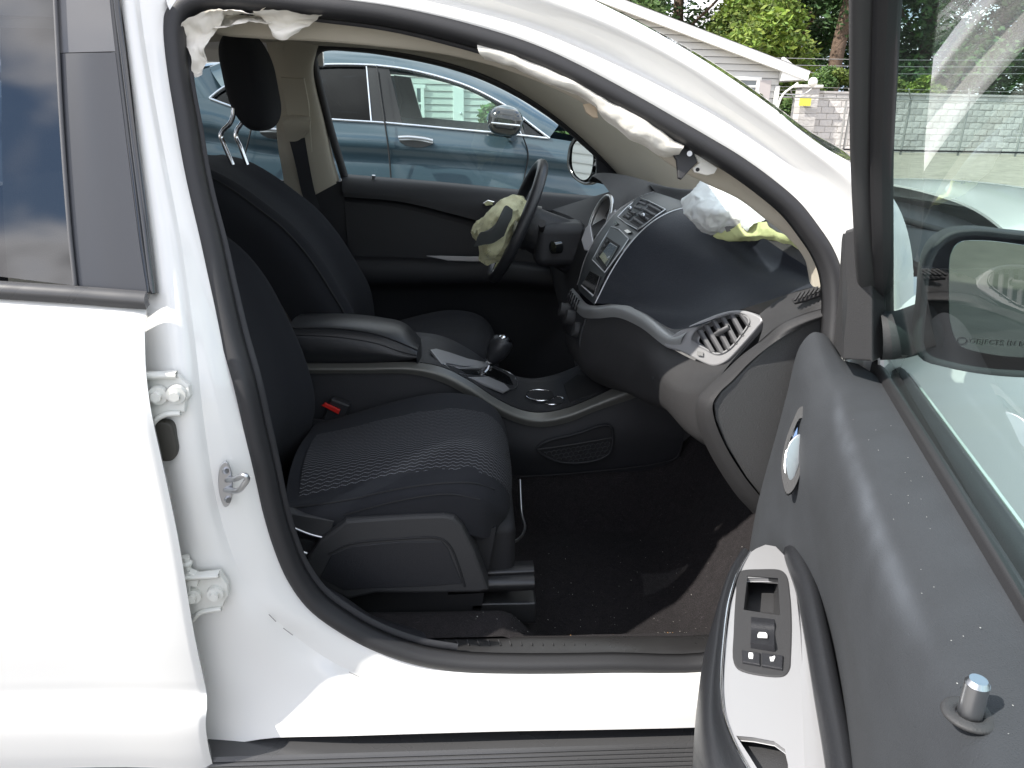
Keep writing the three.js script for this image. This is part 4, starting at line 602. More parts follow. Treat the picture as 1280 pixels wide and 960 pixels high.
// ---- dashboard
const DB = new THREE.Group(); DB.name = 'dashboard'; CAR.add(DB);
{
  const t0 = Z('812,229,-1.05 852,236,-.74 900,240,-.56 950,270,-.37 1000,306,-.21 1044,343,-.07'), t1 = Z('826,248,-.84 858,252,-.67 890,260,-.55 930,281,-.40 985,318,-.22 1036,351,-.085');
  const p0 = Z('864,258,-.62 892,261,-.54 930,281,-.40 985,318,-.22 1036,351,-.085'), p1 = Z('838,265,-.62 870,285,-.53 925,313,-.40 975,336,-.25 1034,355,-.09'), p2 = Z('812,280,-.62 855,310,-.51 905,335,-.39 955,354,-.26 1006,361,-.135'), p3 = Z('788,304,-.62 830,335,-.515 880,360,-.395 925,371,-.285 960,376,-.205'), p4 = Z('765,338,-.615 805,362,-.515 850,385,-.405 885,392,-.315 920,389,-.24'), p5 = Z('744,379,-.61 775,381,-.55 805,391,-.47 840,411,-.375 872,408,-.305');
  part('dash_top', [surf([sh(t0, 0.03, -0.02, 0), t0, t1], 14, 50)], M.dash, DB);
  part('dash_pad', [surf([p0, p1, p2, p3, p4, p5], 50, 50)], M.pad, DB, { label: 'large dark grained passenger dash pad' });
  part('pad_seam', [tube([p0[0], p1[0], p2[0], p3[0], p4[0], p5[0]], 0.002, 50, 6)], M.steel, DB);
  // centre stack
  const sl = Z('722,356,-.985 733,320,-.975 750,290,-.96 772,264,-.945 797,248,-.925 818,240,-.89'), sr = Z('743,381,-.615 758,342,-.62 786,304,-.625 812,279,-.625 837,263,-.625 866,256,-.64');
  part('centre_stack', [surf([sl, sl.map((p, i) => p.clone().lerp(sr[i], 0.5).add(V3(-0.012, 0.004, 0))), sr], 16, 50)], std([0.075, 0.083, 0.088], 0.4, { metalness: 0.3 }), DB, { label: 'dark grey centre stack with vents and radio' });
  const cs = DB.children[DB.children.length - 1];
  part('stack_edge', [tube(sl, 0.0025, 50, 6)], M.steel, cs);
  // everything on the stack lies on its curved face: the face is sampled, and a point of it is taken by where it shows in the frame
  const slF = spline(sl, 150), srF = spline(sr, 150), SG = []; { const inv = camera.quaternion.clone().invert(); for (let i = 0; i <= 150; i++) for (let k = 0; k <= 60; k++) { const u = k / 60, b = 0.012 * 4 * u * (1 - u), p = slF[i].clone().lerp(srF[i], u).add(V3(-b, b / 3, 0)), v = p.clone().sub(EYE).applyQuaternion(inv); SG.push([640 + FOCAL * v.x / -v.z, 480 - FOCAL * v.y / -v.z, p]); } }
  const sN = V3(-0.86, 0.50, 0.05).normalize(), onS = (x, y, q = 0) => { let b = 1e9, r = null; for (const g of SG) { const d = (g[0] - x) ** 2 + (g[1] - y) ** 2; if (d < b) { b = d; r = g[2]; } } return r.clone().addScaledVector(sN, q); };
  const ST = (s, q = 0) => pts(s, (x, y) => onS(x, y, q));
  const vents = [['778,272 791,261 803,250 812,253 798,264 786,275', '782,269 787.5,273;787.5,264 795,268;793.5,258.5 802,262;799,253.5 808,256.5', '791,263'], ['788.5,278 802,266 815,254.5 832,263 817,273.5 800,286', '793.5,274 805,282;800,268 812,276.5;806,262.5 820,270;812,257 827,265', '808,272']];
  part('vent_surround', [plate(ST('774,272 786,260 801,248 813,252.5 834,263 821,273 805,285 799,288.5 786,281', 0.005), 0.005, 0.001, { holes: vents.map((v) => ST(v[0], 0.005)) })], std([0.045, 0.05, 0.055], 0.4), cs);
  for (const [hole, slats, tab] of vents) {
    part('vent', [plate(ST(hole, 0.0012), 0.003, 0)], M.matte, cs);
    for (const s of slats.split(';')) { const [a, b] = ST(s, 0.003), n = b.clone().sub(a).cross(sN).normalize().multiplyScalar(0.0035); part('vent_slat', [surf([[a.clone().sub(n), b.clone().sub(n)], [a.clone().addScaledVector(sN, 0.002), b.clone().addScaledVector(sN, 0.002)], [a.clone().add(n), b.clone().add(n)]], 4, 4, 0.002)], M.ventGrey, cs); }
    const t = ST(tab, 0.009)[0]; part('vent_tab', [ball(t, 0.005, 0.006, 0.009)], M.steel, cs);
  }
  const edgeLine = (s, r, q, closed = true) => { const p = ST(s, q), g = []; for (let i = 0; i < p.length - (closed ? 0 : 1); i++) g.push(cyl(p[i], p[(i + 1) % p.length], r, r, 6)); return g; };
  part('vent_edge', edgeLine('774,272 786,260 801,248 813,252.5 834,263 821,273 805,285 799,288.5 786,281', 0.0015, 0.005), M.steel, cs);
  part('stack_button', [plate(ST('768,279 772,277 774,280 770,282', 0.003), 0.003, 0.0008)], M.gloss, cs);
  part('stack_button', [plate(ST('781,289 786,287 790,291 785,293', 0.003), 0.003, 0.0008)], M.gloss, cs);
  part('radio_bezel', [plate(ST('765,284 775,288 787,300 778,314 757,342 742,325 752,306', 0.003), 0.003, 0.001)], std([0.085, 0.095, 0.10], 0.38, { metalness: 0.3 }), cs);
  part('radio_border', edgeLine('765,284 775,288 787,300 778,314 757,342 742,325 752,306', 0.0016, 0.003), M.steel, cs);
  part('screen_frame', [plate(ST('760,297 776,308 757,339.5 746,324', 0.0045), 0.003, 0.0008)], M.matte, cs);
  part('radio_screen', [plate(ST('765,304 774,310.5 760,334 751,322.5', 0.006), 0.002, 0.0005)], M.screen, cs);
  for (const s of ['761,300 763,302 761,305 759,303', '757,306 759,308 757,311 755,309', '753,313 755,315 753,318 751,316', '749,319 751,321 749.5,323.5 747.5,321.5']) part('radio_button', [plate(ST(s, 0.006), 0.002, 0.0004)], M.plasticLow, cs);
  part('pocket_door', [plate(ST('738,339 751,346 742,371 728,358', 0.003), 0.003, 0.001)], M.gloss, cs);
  part('pocket_edge', edgeLine('728,358 742,371', 0.002, 0.004, false), M.steel, cs);
  // silver sweep under the pad, from the stack to the outer vent
  const g0 = Z('716,360,-1.0 724,369,-.87 734,380,-.72 746,382,-.622 775,379.5,-.555 805,390,-.475 848,418,-.365 864,410,-.33'), g1 = Z('712,377,-1.0 718,387,-.87 730,397,-.72 748,398,-.622 772,397,-.555 800,409,-.475 832,433,-.375 850,440,-.335');
  const tr = part('trim_sweep', [surf([g0, g0.map((p, i) => p.clone().lerp(g1[i], 0.45).add(V3(-0.009, 0.004, 0.004))), g1], 10, 70)], std([0.38, 0.39, 0.39], 0.42, { metalness: 0.4 }), DB, { label: 'silver trim sweep across the dashboard' });
  for (let k = 0; k < 6; k++) { const t = k / 6.2; const a = spline(g0.slice(0, 3), 30), b = spline(g1.slice(0, 3), 30), i = Math.round(2 + t * 26); part('strip_button', [bar(a[i].clone().lerp(b[i], 0.12).add(V3(-0.010, 0.004, 0)), a[i].clone().lerp(b[i], 0.88).add(V3(-0.010, 0.004, 0)), 0.003, 0.004, V3(1, 0, 0))], M.matte, tr); }
  // outer vent
  const vb = Z('846,419,-.365 862,408,-.335 880,398,-.30 905,388,-.255 925,387,-.22 942,392,-.19 954,400,-.17 945,412,-.175 925,435,-.19 906,452,-.205 891,457,-.225 876,453,-.25 852,440,-.32 832,432,-.378'), VB = basisOf(vb);
  const onV = (x, y, q = 0) => { const r = sight(x, y), k = (VB.c.clone().sub(EYE).dot(VB.n) + q) / r.dot(VB.n); return r.multiplyScalar(k).add(EYE); };
  const VL = (s, q = 0) => pts(s, (x, y) => onV(x, y, q));
  const holeS = '864,425 869,413 889,400 915,391 933,394 937,402 926,420 911,437 897,443 880,436';
  const bzl = part('vent_bezel', [plate(vb, 0.014, 0.003, { basis: VB, round: 80, lift: 0.0, holes: [spline(VL(holeS), 60, true).slice(0, -1)] })], M.silver, DB, { label: 'sunlit silver bezel of the outer air vent' });
  const hl = spline(VL(holeS, 0.003), 60, true), hb = spline(VL(holeS, -0.03), 60, true);
  part('vent_well', [grid([hl, hb]), plate(VL(holeS, -0.03), 0.002, 0, { basis: VB })], M.matte, bzl);
  for (const s of ['870,413 886,440', '878,407 898,441', '888,401 908,438', '899,397 917,430', '910,393 925,420', '922,392 933,408']) { const [a, b] = s.split(' ').map((q) => q.split(',').map(Number)); part('vent_slat', [surf([[onV(a[0], a[1], -0.004), onV(b[0], b[1], -0.004)], [onV(a[0] + 3, a[1], 0.002), onV(b[0] + 3, b[1], 0.002)], [onV(a[0] + 7.5, a[1] - 1, -0.002), onV(b[0] + 7.5, b[1] - 1, -0.002)]], 6, 4, 0.003)], M.ventGrey, bzl); }
  part('vent_tab', [sweep([onV(896, 418, 0.002), onV(904, 413, 0.006), onV(912, 409, 0.002)], ovalProf(0.004, 0.007), VB.n, false, 12)], std([0.12, 0.12, 0.125], 0.4), bzl);
  part('airbag_lamp', [plate(VL('871,438 878,440 878,445 871,444', 0.0055), 0.002, 0.0006)], std([0.2, 0.2, 0.2], 0.4), bzl);
  // corner of the dash by the door: defroster slots
  const c0 = Z('1038,353,-.085 1006,362,-.135 976,372,-.18 949,393,-.185'), c1 = Z('1036,371,-.066 1005,384,-.09 979,394,-.115 954,404,-.15'), c2 = Z('1034,384,-.055 1003,393,-.06 975,406,-.068 948,428,-.09');
  const dc = part('dash_corner', [surf([c0, c1, c2], 14, 30)], M.dash, DB);
  part('demister_grille', [plate(Z('990,377,-.104 1002,370,-.104 1028,362,-.084 1030,370,-.070 1008,379,-.084 994,382,-.095').map((p) => p.add(V3(-0.004, 0.005, 0.003))), 0.004, 0.001)], M.matte, dc);
  for (let k = 0; k < 6; k++) { const x = 996 + k * 5.6; part('grille_rib', [bar(atZ(x, 380.5 - k * 1.9, -0.086 + k * 0.003).add(V3(-0.006, 0.007, 0.004)), atZ(x + 6, 370.5 - k * 1.7, -0.098 + k * 0.003).add(V3(-0.006, 0.007, 0.004)), 0.003, 0.003)], M.plasticLow, dc); }
  // lower dash, glove box, end cap
  const l0 = Z('712,377,-.99 731,397,-.70 772,397,-.555 800,409,-.475 832,433,-.375 876,454,-.255 906,453,-.20 950,408,-.165'), l1 = Z('708,400,-.97 728,425,-.68 765,435,-.555 796,442,-.46 818,452,-.37 856,474,-.25 886,474,-.175 912,455,-.11'), l2 = Z('708,432,-.95 728,455,-.68 765,470,-.555 797,478,-.45 818,478,-.35 846,490,-.24 874,494,-.16 893,484,-.10'), l3 = Z('735,462,-.92 745,478,-.72 775,487,-.56 803,500,-.45 832,512,-.33 858,540,-.22 878,552,-.14 888,545,-.09');
  part('glove_box', [surf([sh(l0, 0.006, 0, 0), l1, l2, l3, sh(l3, 0.16, -0.03, 0), sh(l3, 0.35, 0.02, 0)], 40, 50)], M.dash, DB, { label: 'dark lower dash and glove box' });
  const gb = DB.children[DB.children.length - 1];
  part('glove_box_seam', [tube(Z('818,470,-.36 824,486,-.35 833,508,-.325').map((p) => p.add(V3(-0.004, 0, 0.002))), 0.002, 40, 6)], M.matte, gb);
  const e0 = Z('1034,384,-.057 1003,393,-.062 976,405,-.07 950,427,-.092 925,446,-.10 900,470,-.10 882,486,-.10 871,500,-.10 871,528,-.10 888,568,-.10 920,618,-.10 942,642,-.10'), e1 = Z('1030,398,-.045 1004,408,-.045 980,420,-.045 956,437,-.05 935,455,-.055 915,476,-.055 900,490,-.055 891,505,-.055 893,524,-.055 907,558,-.055 932,598,-.055 954,625,-.055');
  part('end_rim', [surf([sh(e0, 0.02, -0.002, -0.02), e0, e0.map((p, i) => p.clone().lerp(e1[i], 0.5).add(V3(-0.003, 0, 0.010))), e1], 14, 60), surf([sh(e0, 0.02, -0.002, -0.02), sh(e0.map((p) => p.clone()), 0.10, -0.01, -0.04)], 4, 50)], M.dash, DB);
  part('end_cover', [plate([...sh(e1, 0.004, -0.002, -0.006), ...Z('1000,640 1060,560 1070,440', -0.06)], 0.01, 0.003)], std([0.07, 0.07, 0.072], 0.6, { bumpMap: GRAIN, bumpScale: 0.0006 }), DB, { label: 'grey end cover of the dashboard facing the door' });
  // driver side: cluster hood, gauge, column, climate knobs
  const h0 = Z('735,227,-1.43 740,221,-1.36 746,223,-1.25 755,231,-1.13 764,246,-1.03 768,266,-.97'), ha = Z('737,223.5,-1.45 742,218.5,-1.40 752,219,-1.28 767,228,-1.14 778,244,-1.03 779,264,-.96'), hm = Z('738,222,-1.47 745,217,-1.42 764,217,-1.30 787,226,-1.14 797,239,-1.02 793,252,-.95'), h1 = Z('740,222,-1.5 748,216.8,-1.44 776,218,-1.32 811,227,-1.1 838,236,-.95 840,245,-.85');
  const hd = part('cluster_hood', [surf([h0, ha, hm, h1], 24, 50), surf([h0, sh(h0, 0.05, -0.008, 0), sh(h0, 0.16, -0.05, 0)], 8, 40)], M.dash, DB, { label: 'dark hood over the instruments' });
  const gc = atZ(750, 275, -1.05), ax = V3(-0.93, 0.34, 0.12).normalize(), q = new THREE.Quaternion().setFromUnitVectors(V3(0, 0, 1), ax), place = (g) => g.applyQuaternion(q).translate(gc.x, gc.y, gc.z);
  part('gauge_ring', [place(new THREE.TorusGeometry(0.069, 0.006, 12, 48)), place(new THREE.CylinderGeometry(0.07, 0.06, 0.05, 40, 1, true).rotateX(Math.PI / 2).translate(0, 0, -0.025))], std([0.5, 0.5, 0.49], 0.3, { metalness: 0.8 }), hd);
  part('gauge_face', [place(new THREE.CircleGeometry(0.066, 40).translate(0, 0, -0.03))], M.gloss, hd);
  part('cluster_trim', [plate(Z('727,300,-1.0 731,284,-1.0 737,278,-1.0 742,302,-.98 752,312,-.96 742,316,-.96 730,312,-.98'), 0.01, 0.003)], M.silver, hd);
  part('cluster_trim', [plate(Z('761,268,-.98 768,262,-.97 771,272,-.96 764,286,-.97'), 0.008, 0.002)], M.silver, hd);
  part('driver_dash', [surf([Z('690,262,-1.50 720,275,-1.25 736,300,-1.0'), Z('684,300,-1.50 704,320,-1.25 728,345,-.99'), Z('690,350,-1.5 700,380,-1.25 712,400,-.98'), Z('710,400,-1.5 716,440,-1.25 722,470,-.95')], 20, 20, 0.01), surf([Z('690,262,-1.50 720,275,-1.25 736,300,-1.0'), Z('760,240,-1.5 800,240,-1.25 810,250,-1.0')], 6, 12)], M.matte, DB);
  const cp = part('climate_panel', [surf([Z('708,378,-.99 731,399,-.70'), Z('702,405,-.98 724,430,-.69'), Z('712,425,-.97 730,445,-.69')], 10, 8, 0.01)], M.plastic, DB);
  for (const s of ['711,389,-.92', '719,398,-.83', '729,414,-.74']) { const p = pts(s, atZ)[0]; part('climate_knob', [cyl(p, p.clone().add(V3(-0.025, 0.006, 0)), 0.021, 0.018, 24)], M.plasticLow, cp); }
  // steering wheel with its spent airbag
  const wc = atZ(646, 277, -1.2), wn = V3(-Math.cos(23 * DEG), Math.sin(23 * DEG), 0), wu = V3(Math.sin(23 * DEG), Math.cos(23 * DEG), 0), wm = new THREE.Matrix4().makeBasis(V3(0, 0, 1), wu, V3(-1, 0, 0).cross(V3(0, 0, 0)).lengthSq() ? wn : V3(0, 0, 1).cross(wu)).setPosition(wc), W = (g) => g.applyMatrix4(wm);
  const SW = part('steering_wheel', [W(new THREE.TorusGeometry(0.178, 0.0165, 14, 72)), W(new THREE.CylinderGeometry(0.06, 0.07, 0.04, 30).rotateX(Math.PI / 2).translate(0, 0, -0.03)), bar(wc.clone().add(V3(0.01, 0, 0.06)), wc.clone().add(V3(0, 0, 0.175)), 0.05, 0.02, wn), bar(wc.clone().add(V3(0.01, 0, -0.06)), wc.clone().add(V3(0, 0, -0.175)), 0.05, 0.02, wn)], M.leather, CAR, { label: 'dark leather steering wheel, its airbag burst out' });
  part('spoke_trim', [bar(wc.clone().addScaledVector(wu, -0.06).add(V3(-0.005, 0, 0.03)), wc.clone().addScaledVector(wu, -0.17).add(V3(-0.008, 0, 0.05)), 0.035, 0.012, wn)], M.chrome, SW);
  part('spoke_trim', [bar(wc.clone().addScaledVector(wn, 0.012).add(V3(0, 0, 0.07)), wc.clone().addScaledVector(wn, 0.012).add(V3(0, -0.01, 0.14)), 0.02, 0.008, wn)], M.silver, SW);
  part('steering_column', [cyl(wc.clone().addScaledVector(wn, -0.03), wc.clone().add(V3(0.24, -0.11, 0.0)), 0.062, 0.085, 24), rbox(0.16, 0.13, 0.13, 0.03, wc.clone().add(V3(0.13, -0.06, 0.01)))], M.plastic, CAR);
  part('column_stalk', [cyl(wc.clone().add(V3(0.07, -0.02, 0.05)), wc.clone().add(V3(0.06, 0.02, 0.16)), 0.007, 0.011, 12)], M.plasticLow, CAR);
  part('ignition_collar', [cyl(wc.clone().add(V3(0.12, -0.06, 0.078)), wc.clone().add(V3(0.10, -0.06, 0.09)), 0.02, 0.018, 20)], M.gloss, CAR);
  const fold = (g, a, f, k) => { const p = g.attributes.position, n = g.attributes.normal; for (let i = 0; i < p.count; i++) { const x = p.getX(i), y = p.getY(i), z = p.getZ(i), r = (1 - Math.abs(2 * fbm(x * f + k, y * f, z * f, 3))) ** 3 * a; p.setXYZ(i, x + n.getX(i) * r, y + n.getY(i) * r, z + n.getZ(i) * r); } g.computeVertexNormals(); return g; };
  const bag = crumple(surf([Z('630,250,-1.21 641,244,-1.19 652,247,-1.19 657,257,-1.22'), Z('613,263,-1.17 626,255,-1.10 643,255,-1.10 654,270,-1.19'), Z('602,275,-1.16 616,269,-1.06 634,272,-1.08 648,286,-1.18'), Z('592,291,-1.17 609,288,-1.06 626,291,-1.07 641,301,-1.17'), Z('597,307,-1.18 611,307,-1.07 624,309,-1.08 634,313,-1.17'), Z('600,325,-1.20 611,329,-1.14 621,325,-1.14 629,316,-1.18')], 60, 60, 0.004), 0.018, 10, 3);
  part('driver_airbag', [fold(bag, 0.006, 16, 3)], M.bagCream, SW, { label: 'crumpled cream airbag hanging from the wheel hub' });
  part('airbag_cover', [surf([Z('592,309,-1.04 604,306,-1.03 616,304,-1.03 630,295,-1.04'), Z('600,291,-1.03 612,290,-1.02 624,284,-1.02 636,280,-1.04'), Z('606,289,-1.03 617,285,-1.02 626,270,-1.02 640,272,-1.05'), Z('618,284,-1.04 624,272,-1.03 632,257,-1.04 641,262,-1.06')], 14, 14, 0.003)], M.greyFlap, SW, { label: 'torn dark grey airbag cover flap' });
}
// ---- spent airbags and broken trim by the door
{
  const b1 = crumple(crumple(surf([Z('874,250,-.53 885,240,-.54 902,236,-.53 925,247,-.47 950,262,-.40 962,276,-.36'), Z('862,265,-.53 878,254,-.50 902,252,-.47 922,260,-.44 945,272,-.38 962,285,-.34'), Z('864,280,-.51 880,272,-.46 900,272,-.42 918,274,-.41 940,283,-.36 955,290,-.33'), Z('876,296,-.49 890,292,-.44 906,290,-.42 920,292,-.41 936,294,-.37 948,297,-.34'), Z('890,303,-.49 899,303,-.47 908,302,-.46 918,302,-.45 930,301,-.41 938,303,-.38')].map((r) => sh(r, -0.012, 0.016, 0.012)), 90, 90), 0.028, 9, 4), 0.0015, 60, 5); { const p = b1.attributes.position, n = b1.attributes.normal; for (let i = 0; i < p.count; i++) { const x = p.getX(i), y = p.getY(i), z = p.getZ(i), r = (1 - Math.abs(2.2 * fbm(x * 20 + 3, y * 20, z * 20, 3))) ** 3 * 0.004; p.setXYZ(i, x + n.getX(i) * r, y + n.getY(i) * r, z + n.getZ(i) * r); } b1.computeVertexNormals(); }
  const PB = part('passenger_airbag', [b1], M.bagGrey, CAR, { label: 'spent passenger airbag, white cloth with a yellow tail on the dash' });
  const b2 = crumple(surf([Z('898,302,-.46 915,292,-.41 938,284,-.36 960,282,-.31'), Z('906,309,-.45 925,303,-.39 948,296,-.34 972,294,-.28'), Z('925,308,-.42 945,304,-.36 965,303,-.30 988,304,-.24'), Z('950,307,-.38 965,310,-.33 982,312,-.27 1002,314,-.21'), Z('975,326,-.33 985,325,-.29 998,322,-.24 1012,322,-.19'), Z('985,331,-.315 996,330,-.28 1006,329,-.23 1014,327,-.19')].map((r) => sh(r, -0.012, 0.012, 0.014)), 60, 50), 0.02, 11, 7);
  part('bag_tail', [b2], M.bagYellow, PB, { label: 'pale yellow folded end of the airbag' });
  part('bag_patch', [surf([Z('906,284,-.405 920,276,-.40 935,280,-.36'), Z('908,290,-.40 922,286,-.385 937,288,-.35')], 8, 10, 0.001)], std([0.12, 0.12, 0.12], 0.8), PB);
  const drape = (rows, n, amp, fr, seed) => crumple(surf(rows, n, n), amp, fr, seed);
  const CB = part('curtain_airbag', [
    drape([SIDE('230,28 246,16 262,12 283,12', 0.007), SIDE('234,52 245,42 258,36 272,32', -0.018), SIDE('236,74 244,66 252,62 262,52', -0.013), SIDE('240,94 246,90 250,86 255,76', -0.023), SIDE('243,100 247,101 250,99 253,93', -0.018)], 40, 0.012, 30, 1),
    drape([SIDE('258,18 280,14 310,13 332,13', 0.007), SIDE('260,30 280,24 310,20 334,19', -0.038), SIDE('264,42 284,34 312,28 336,28', -0.008)], 40, 0.014, 32, 3),
    drape([SIDE('318,12 336,12 355,13 402,19', 0.007), SIDE('328,26 340,28 356,28 390,29', -0.023), SIDE('338,38 346,42 358,42 380,37', -0.013), SIDE('344,45 349,48 360,48 374,43', -0.018)], 40, 0.010, 26, 6),
    crumple(drape([SIDE('596,50 630,61 670,77 710,94 735,107 760,121 785,136 810,151 835,167 858,182', -0.004), SIDE('599,60 632,70 672,87 711,104 737,116 761,131 785,146 809,161 833,175 854,186', 0.004), SIDE('602,68 635,78 676,97 713,114 738,126 758,142 782,159 806,173 830,186 850,190', -0.004), SIDE('606,74 638,84 680,105 716,120 742,132 756,151 781,167 806,181 828,196 846,193', -0.03)], 90, 0.014, 11, 9), 0.002, 60, 2)], M.bagWhite, CAR, { label: 'limp white curtain airbag bunched along the roof edge' });
  const bk = part('trim_bracket', [plate(SIDE('819,176 824,170 832,163 846,170 862,178 866,186 872,203 862,213 852,224 848,222 846,200 840,190 828,184', -0.02), 0.006, 0.0015)], M.plasticLow, CAR, { label: 'broken black trim bracket hanging by the pillar' });
  part('bracket_screw', [cyl(atSide(862, 192, -0.022), atSide(862, 192, -0.016), 0.004, 0.004, 16)], M.steel, bk);
  const cl = part('trim_clip', [plate(SIDE('864,186 876,196 897,210 893,217 884,219 868,215 866,210 874,204', -0.024), 0.004, 0.0012)], M.bagWhite, CAR);
  part('clip_hole', [cyl(atSide(872, 212, -0.026), atSide(872, 212, -0.0225), 0.003, 0.003, 14)], M.matte, cl);
  part('loose_trim_piece', [plate(SIDE('729,130 744,128 748,147 742,147 733,140', -0.03), 0.004, 0.001)], std([0.45, 0.36, 0.26], 0.8), CAR);
}
// ================================================================ yard, second car, house, wall, trees
{
  const GR = tex(512, 3.0, (u, v) => { const a = tn(u, v, 160, 1, 2), b = tn(u, v, 12, 4, 5); const k = 0.62 + 0.20 * (a - 0.5) + 0.22 * (b - 0.5); return [k, k * 0.955, k * 0.87]; }, true);
  const G = []; for (let i = 0; i <= 60; i++) { const r = []; for (let j = 0; j <= 60; j++) { const x = Math.sign(i - 30) * Math.pow(Math.abs(i - 30) / 30, 2) * 220, z = Math.sign(j - 30) * Math.pow(Math.abs(j - 30) / 30, 2) * 220; r.push(V3(x, 0.05 * fbm(x * 0.08, 0, z * 0.08, 3) * smooth(2, 8, Math.hypot(x, z + 2)), z)); } G.push(r); }
  struct('ground', [grid(G)], std([1, 1, 1], 0.95, { map: GR, bumpMap: COARSE, bumpScale: 0.01 }));
  const AS = tex(512, 2.2, (u, v) => { const a = tn(u, v, 190, 1, 2), b = tn(u, v, 10, 4, 5); const k = 0.40 + 0.16 * (a - 0.5) + 0.12 * (b - 0.5); return [k, k * 0.99, k * 0.97]; }, true);
  struct('asphalt_lot', [new THREE.PlaneGeometry(40, 17, 1, 1).rotateX(-Math.PI / 2).translate(0, 0.03, -2.2)], std([1, 1, 1], 0.9, { map: AS, bumpMap: COARSE, bumpScale: 0.006 }));
}
{ // ---------------- the blue-green car parked beyond
  const paint = phy([0.045, 0.080, 0.102], 0.32, { metalness: 0.3, clearcoat: 1, clearcoatRoughness: 0.04 });
  const T = thing('teal_suv', 'teal blue parked car with chrome window trim seen through the white car', 'car', V3(-0.3, 0, -3.9));
  const Fr = (s, d = 0) => pts(s, atFar, d), mz = (a) => a.map((p) => V3(p.x, p.y, -7.8 - p.z));
  const mg = (g) => { const o = plain(g); for (const a of [o.attributes.position, o.attributes.normal]) { for (let i = 0; i < a.count; i++) a.setZ(i, (a === o.attributes.position ? -7.8 : 0) - a.getZ(i)); for (let i = 0; i < a.count; i += 3) { const x = a.getX(i), y = a.getY(i), z = a.getZ(i); a.setXYZ(i, a.getX(i + 1), a.getY(i + 1), a.getZ(i + 1)); a.setXYZ(i + 1, x, y, z); } } return o; };
  const belt = [V3(-2.75, 1.28, -3.35), V3(-2.4, 1.33, -3.12), ...Fr('262,124 300,136 340,143 418,149.5 480,153.5 560,160.5 640,168 690,173'), V3(0.85, 1.13, -2.99), V3(1.4, 1.06, -3.02), V3(1.75, 0.95, -3.15), V3(1.95, 0.85, -3.5)];
  const prof = [[0, 0], [0.05, 0.022], [0.095, 0.036], [0.125, 0.030], [0.15, 0.004], [0.19, 0.008], [0.26, 0.026], [0.42, 0.045], [0.6, 0.04], [0.72, 0.02], [0.9, -0.02]];
  const arch = (p, dy) => { const y = p.y - dy * (p.y - 0.28) / 0.92; for (const wx of [-1.75, 1.12]) { const d = Math.abs(p.x - wx); if (d < 0.42) return Math.max(y, 0.36 + Math.sqrt(0.42 * 0.42 - d * d)); } return y; };
  const fine = spline(belt, 120);
  const lower = grid(prof.map(([dy, o]) => fine.map((p, i) => V3(p.x, arch(p, dy), p.z + o * smooth(0, 0.06, i / 120) * smooth(1, 0.93, i / 120)))));
  part('body_side', [lower, mg(lower)], paint, T);
  const topS = '277,109 300,98 340,88 402,80.5 457,80.5 472,81.5 505,85 545,94 585,107.5 615,122 642,138 665,156 686,173', roofS = '262,84 292,73 335,66 400,62 457,64 478,65.5 515,71 562,83.5 602,99 632,113 655,127 676,141 698,156';
  const tl = Fr(topS, 0.0), rl = Fr(roofS, -0.07), rl2 = rl.map((p) => V3(p.x, p.y + 0.012, p.z - 0.12));
  const cant = surf([tl, tl.map((p, i) => p.clone().lerp(rl[i], 0.5).add(V3(0, 0, 0.012))), rl, rl2], 14, 60);
  part('roof_side', [cant, mg(cant)], paint, T);
  const rr8 = rl2.slice(0, 9), rRear = [V3(-2.3, rr8[0].y - 0.05, rr8[0].z - 0.1), ...rr8];
  part('roof', surf([rRear, rRear.map((p) => V3(p.x - 0.02, p.y + 0.035, -3.65)), rRear.map((p) => V3(p.x - 0.02, p.y + 0.04, -3.9)), rRear.map((p) => V3(p.x - 0.02, p.y + 0.035, -4.15)), mz(rRear)], 16, 40, 0.006), paint, T);
  part('roof_rack', [tube([V3(-2.0, rl2[2].y + 0.03, -3.42), V3(-1.2, rl2[3].y + 0.07, -3.40), V3(-0.4, rl2[5].y + 0.07, -3.40), V3(0.0, rl2[6].y + 0.03, -3.40)], 0.014, 40, 8)], M.chrome, T);
  const wsN = rl2.slice(7), bow = (k, t) => wsN.map((p) => V3(p.x + k * 0.12, p.y, lerp(p.z, -7.8 - p.z, t)));
  part('windscreen', surf([wsN, bow(0.8, 0.25), bow(1, 0.5), bow(0.8, 0.75), mz(wsN)], 16, 12), M.glass, T);
  const dp = surf([Fr('262,84 277,108', -0.05), Fr('240,90 262,123', -0.02), Fr('200,90 215,125', -0.1), [V3(-2.75, 1.5, -3.6), V3(-2.75, 1.28, -3.36)]], 12, 8);
  const dq = surf([Fr('262,84 277,109', -0.04).reverse(), Fr('292,73 300,98', -0.04).reverse()], 4, 4);
  part('rear_pillar', [dp, mg(dp), dq, mg(dq)], paint, T);
  const priv = phy([0.10, 0.12, 0.15], 0, { transmission: 1, thickness: 0 });
  const gp = (s, d) => plate(Fr(s, d), 0.004, 0);
  const rgl = gp('266,123 278,111 300,100 340,90 402,82 457,82.5 464,151 418,148.5 340,142 300,135', -0.012), fgl = gp('487,86 505,87 545,96 585,109 615,124 641,140 651,169 600,164 560,160 503,154.5', -0.012), qgl = gp('652,148 668,159 683,171.5 657,170', -0.012);
  const rw = part('rear_window', [rgl], priv, T), fw = part('front_window', [fgl], phy([0.80, 0.90, 0.88], 0, { transmission: 1, thickness: 0 }), T); part('quarter_window', [qgl], priv, T);
  part('window_pane', [mg(rgl), mg(fgl), mg(qgl)].slice(1, 2), M.glass, T); part('window_pane', [mg(rgl)], priv, T);
  const bp = plate(Fr('457,81 486,84 503,155 464,152', 0.0), 0.03, 0.002), ap = plate(Fr('641,139 648,143 657,170 650,170', 0.0), 0.02, 0.001);
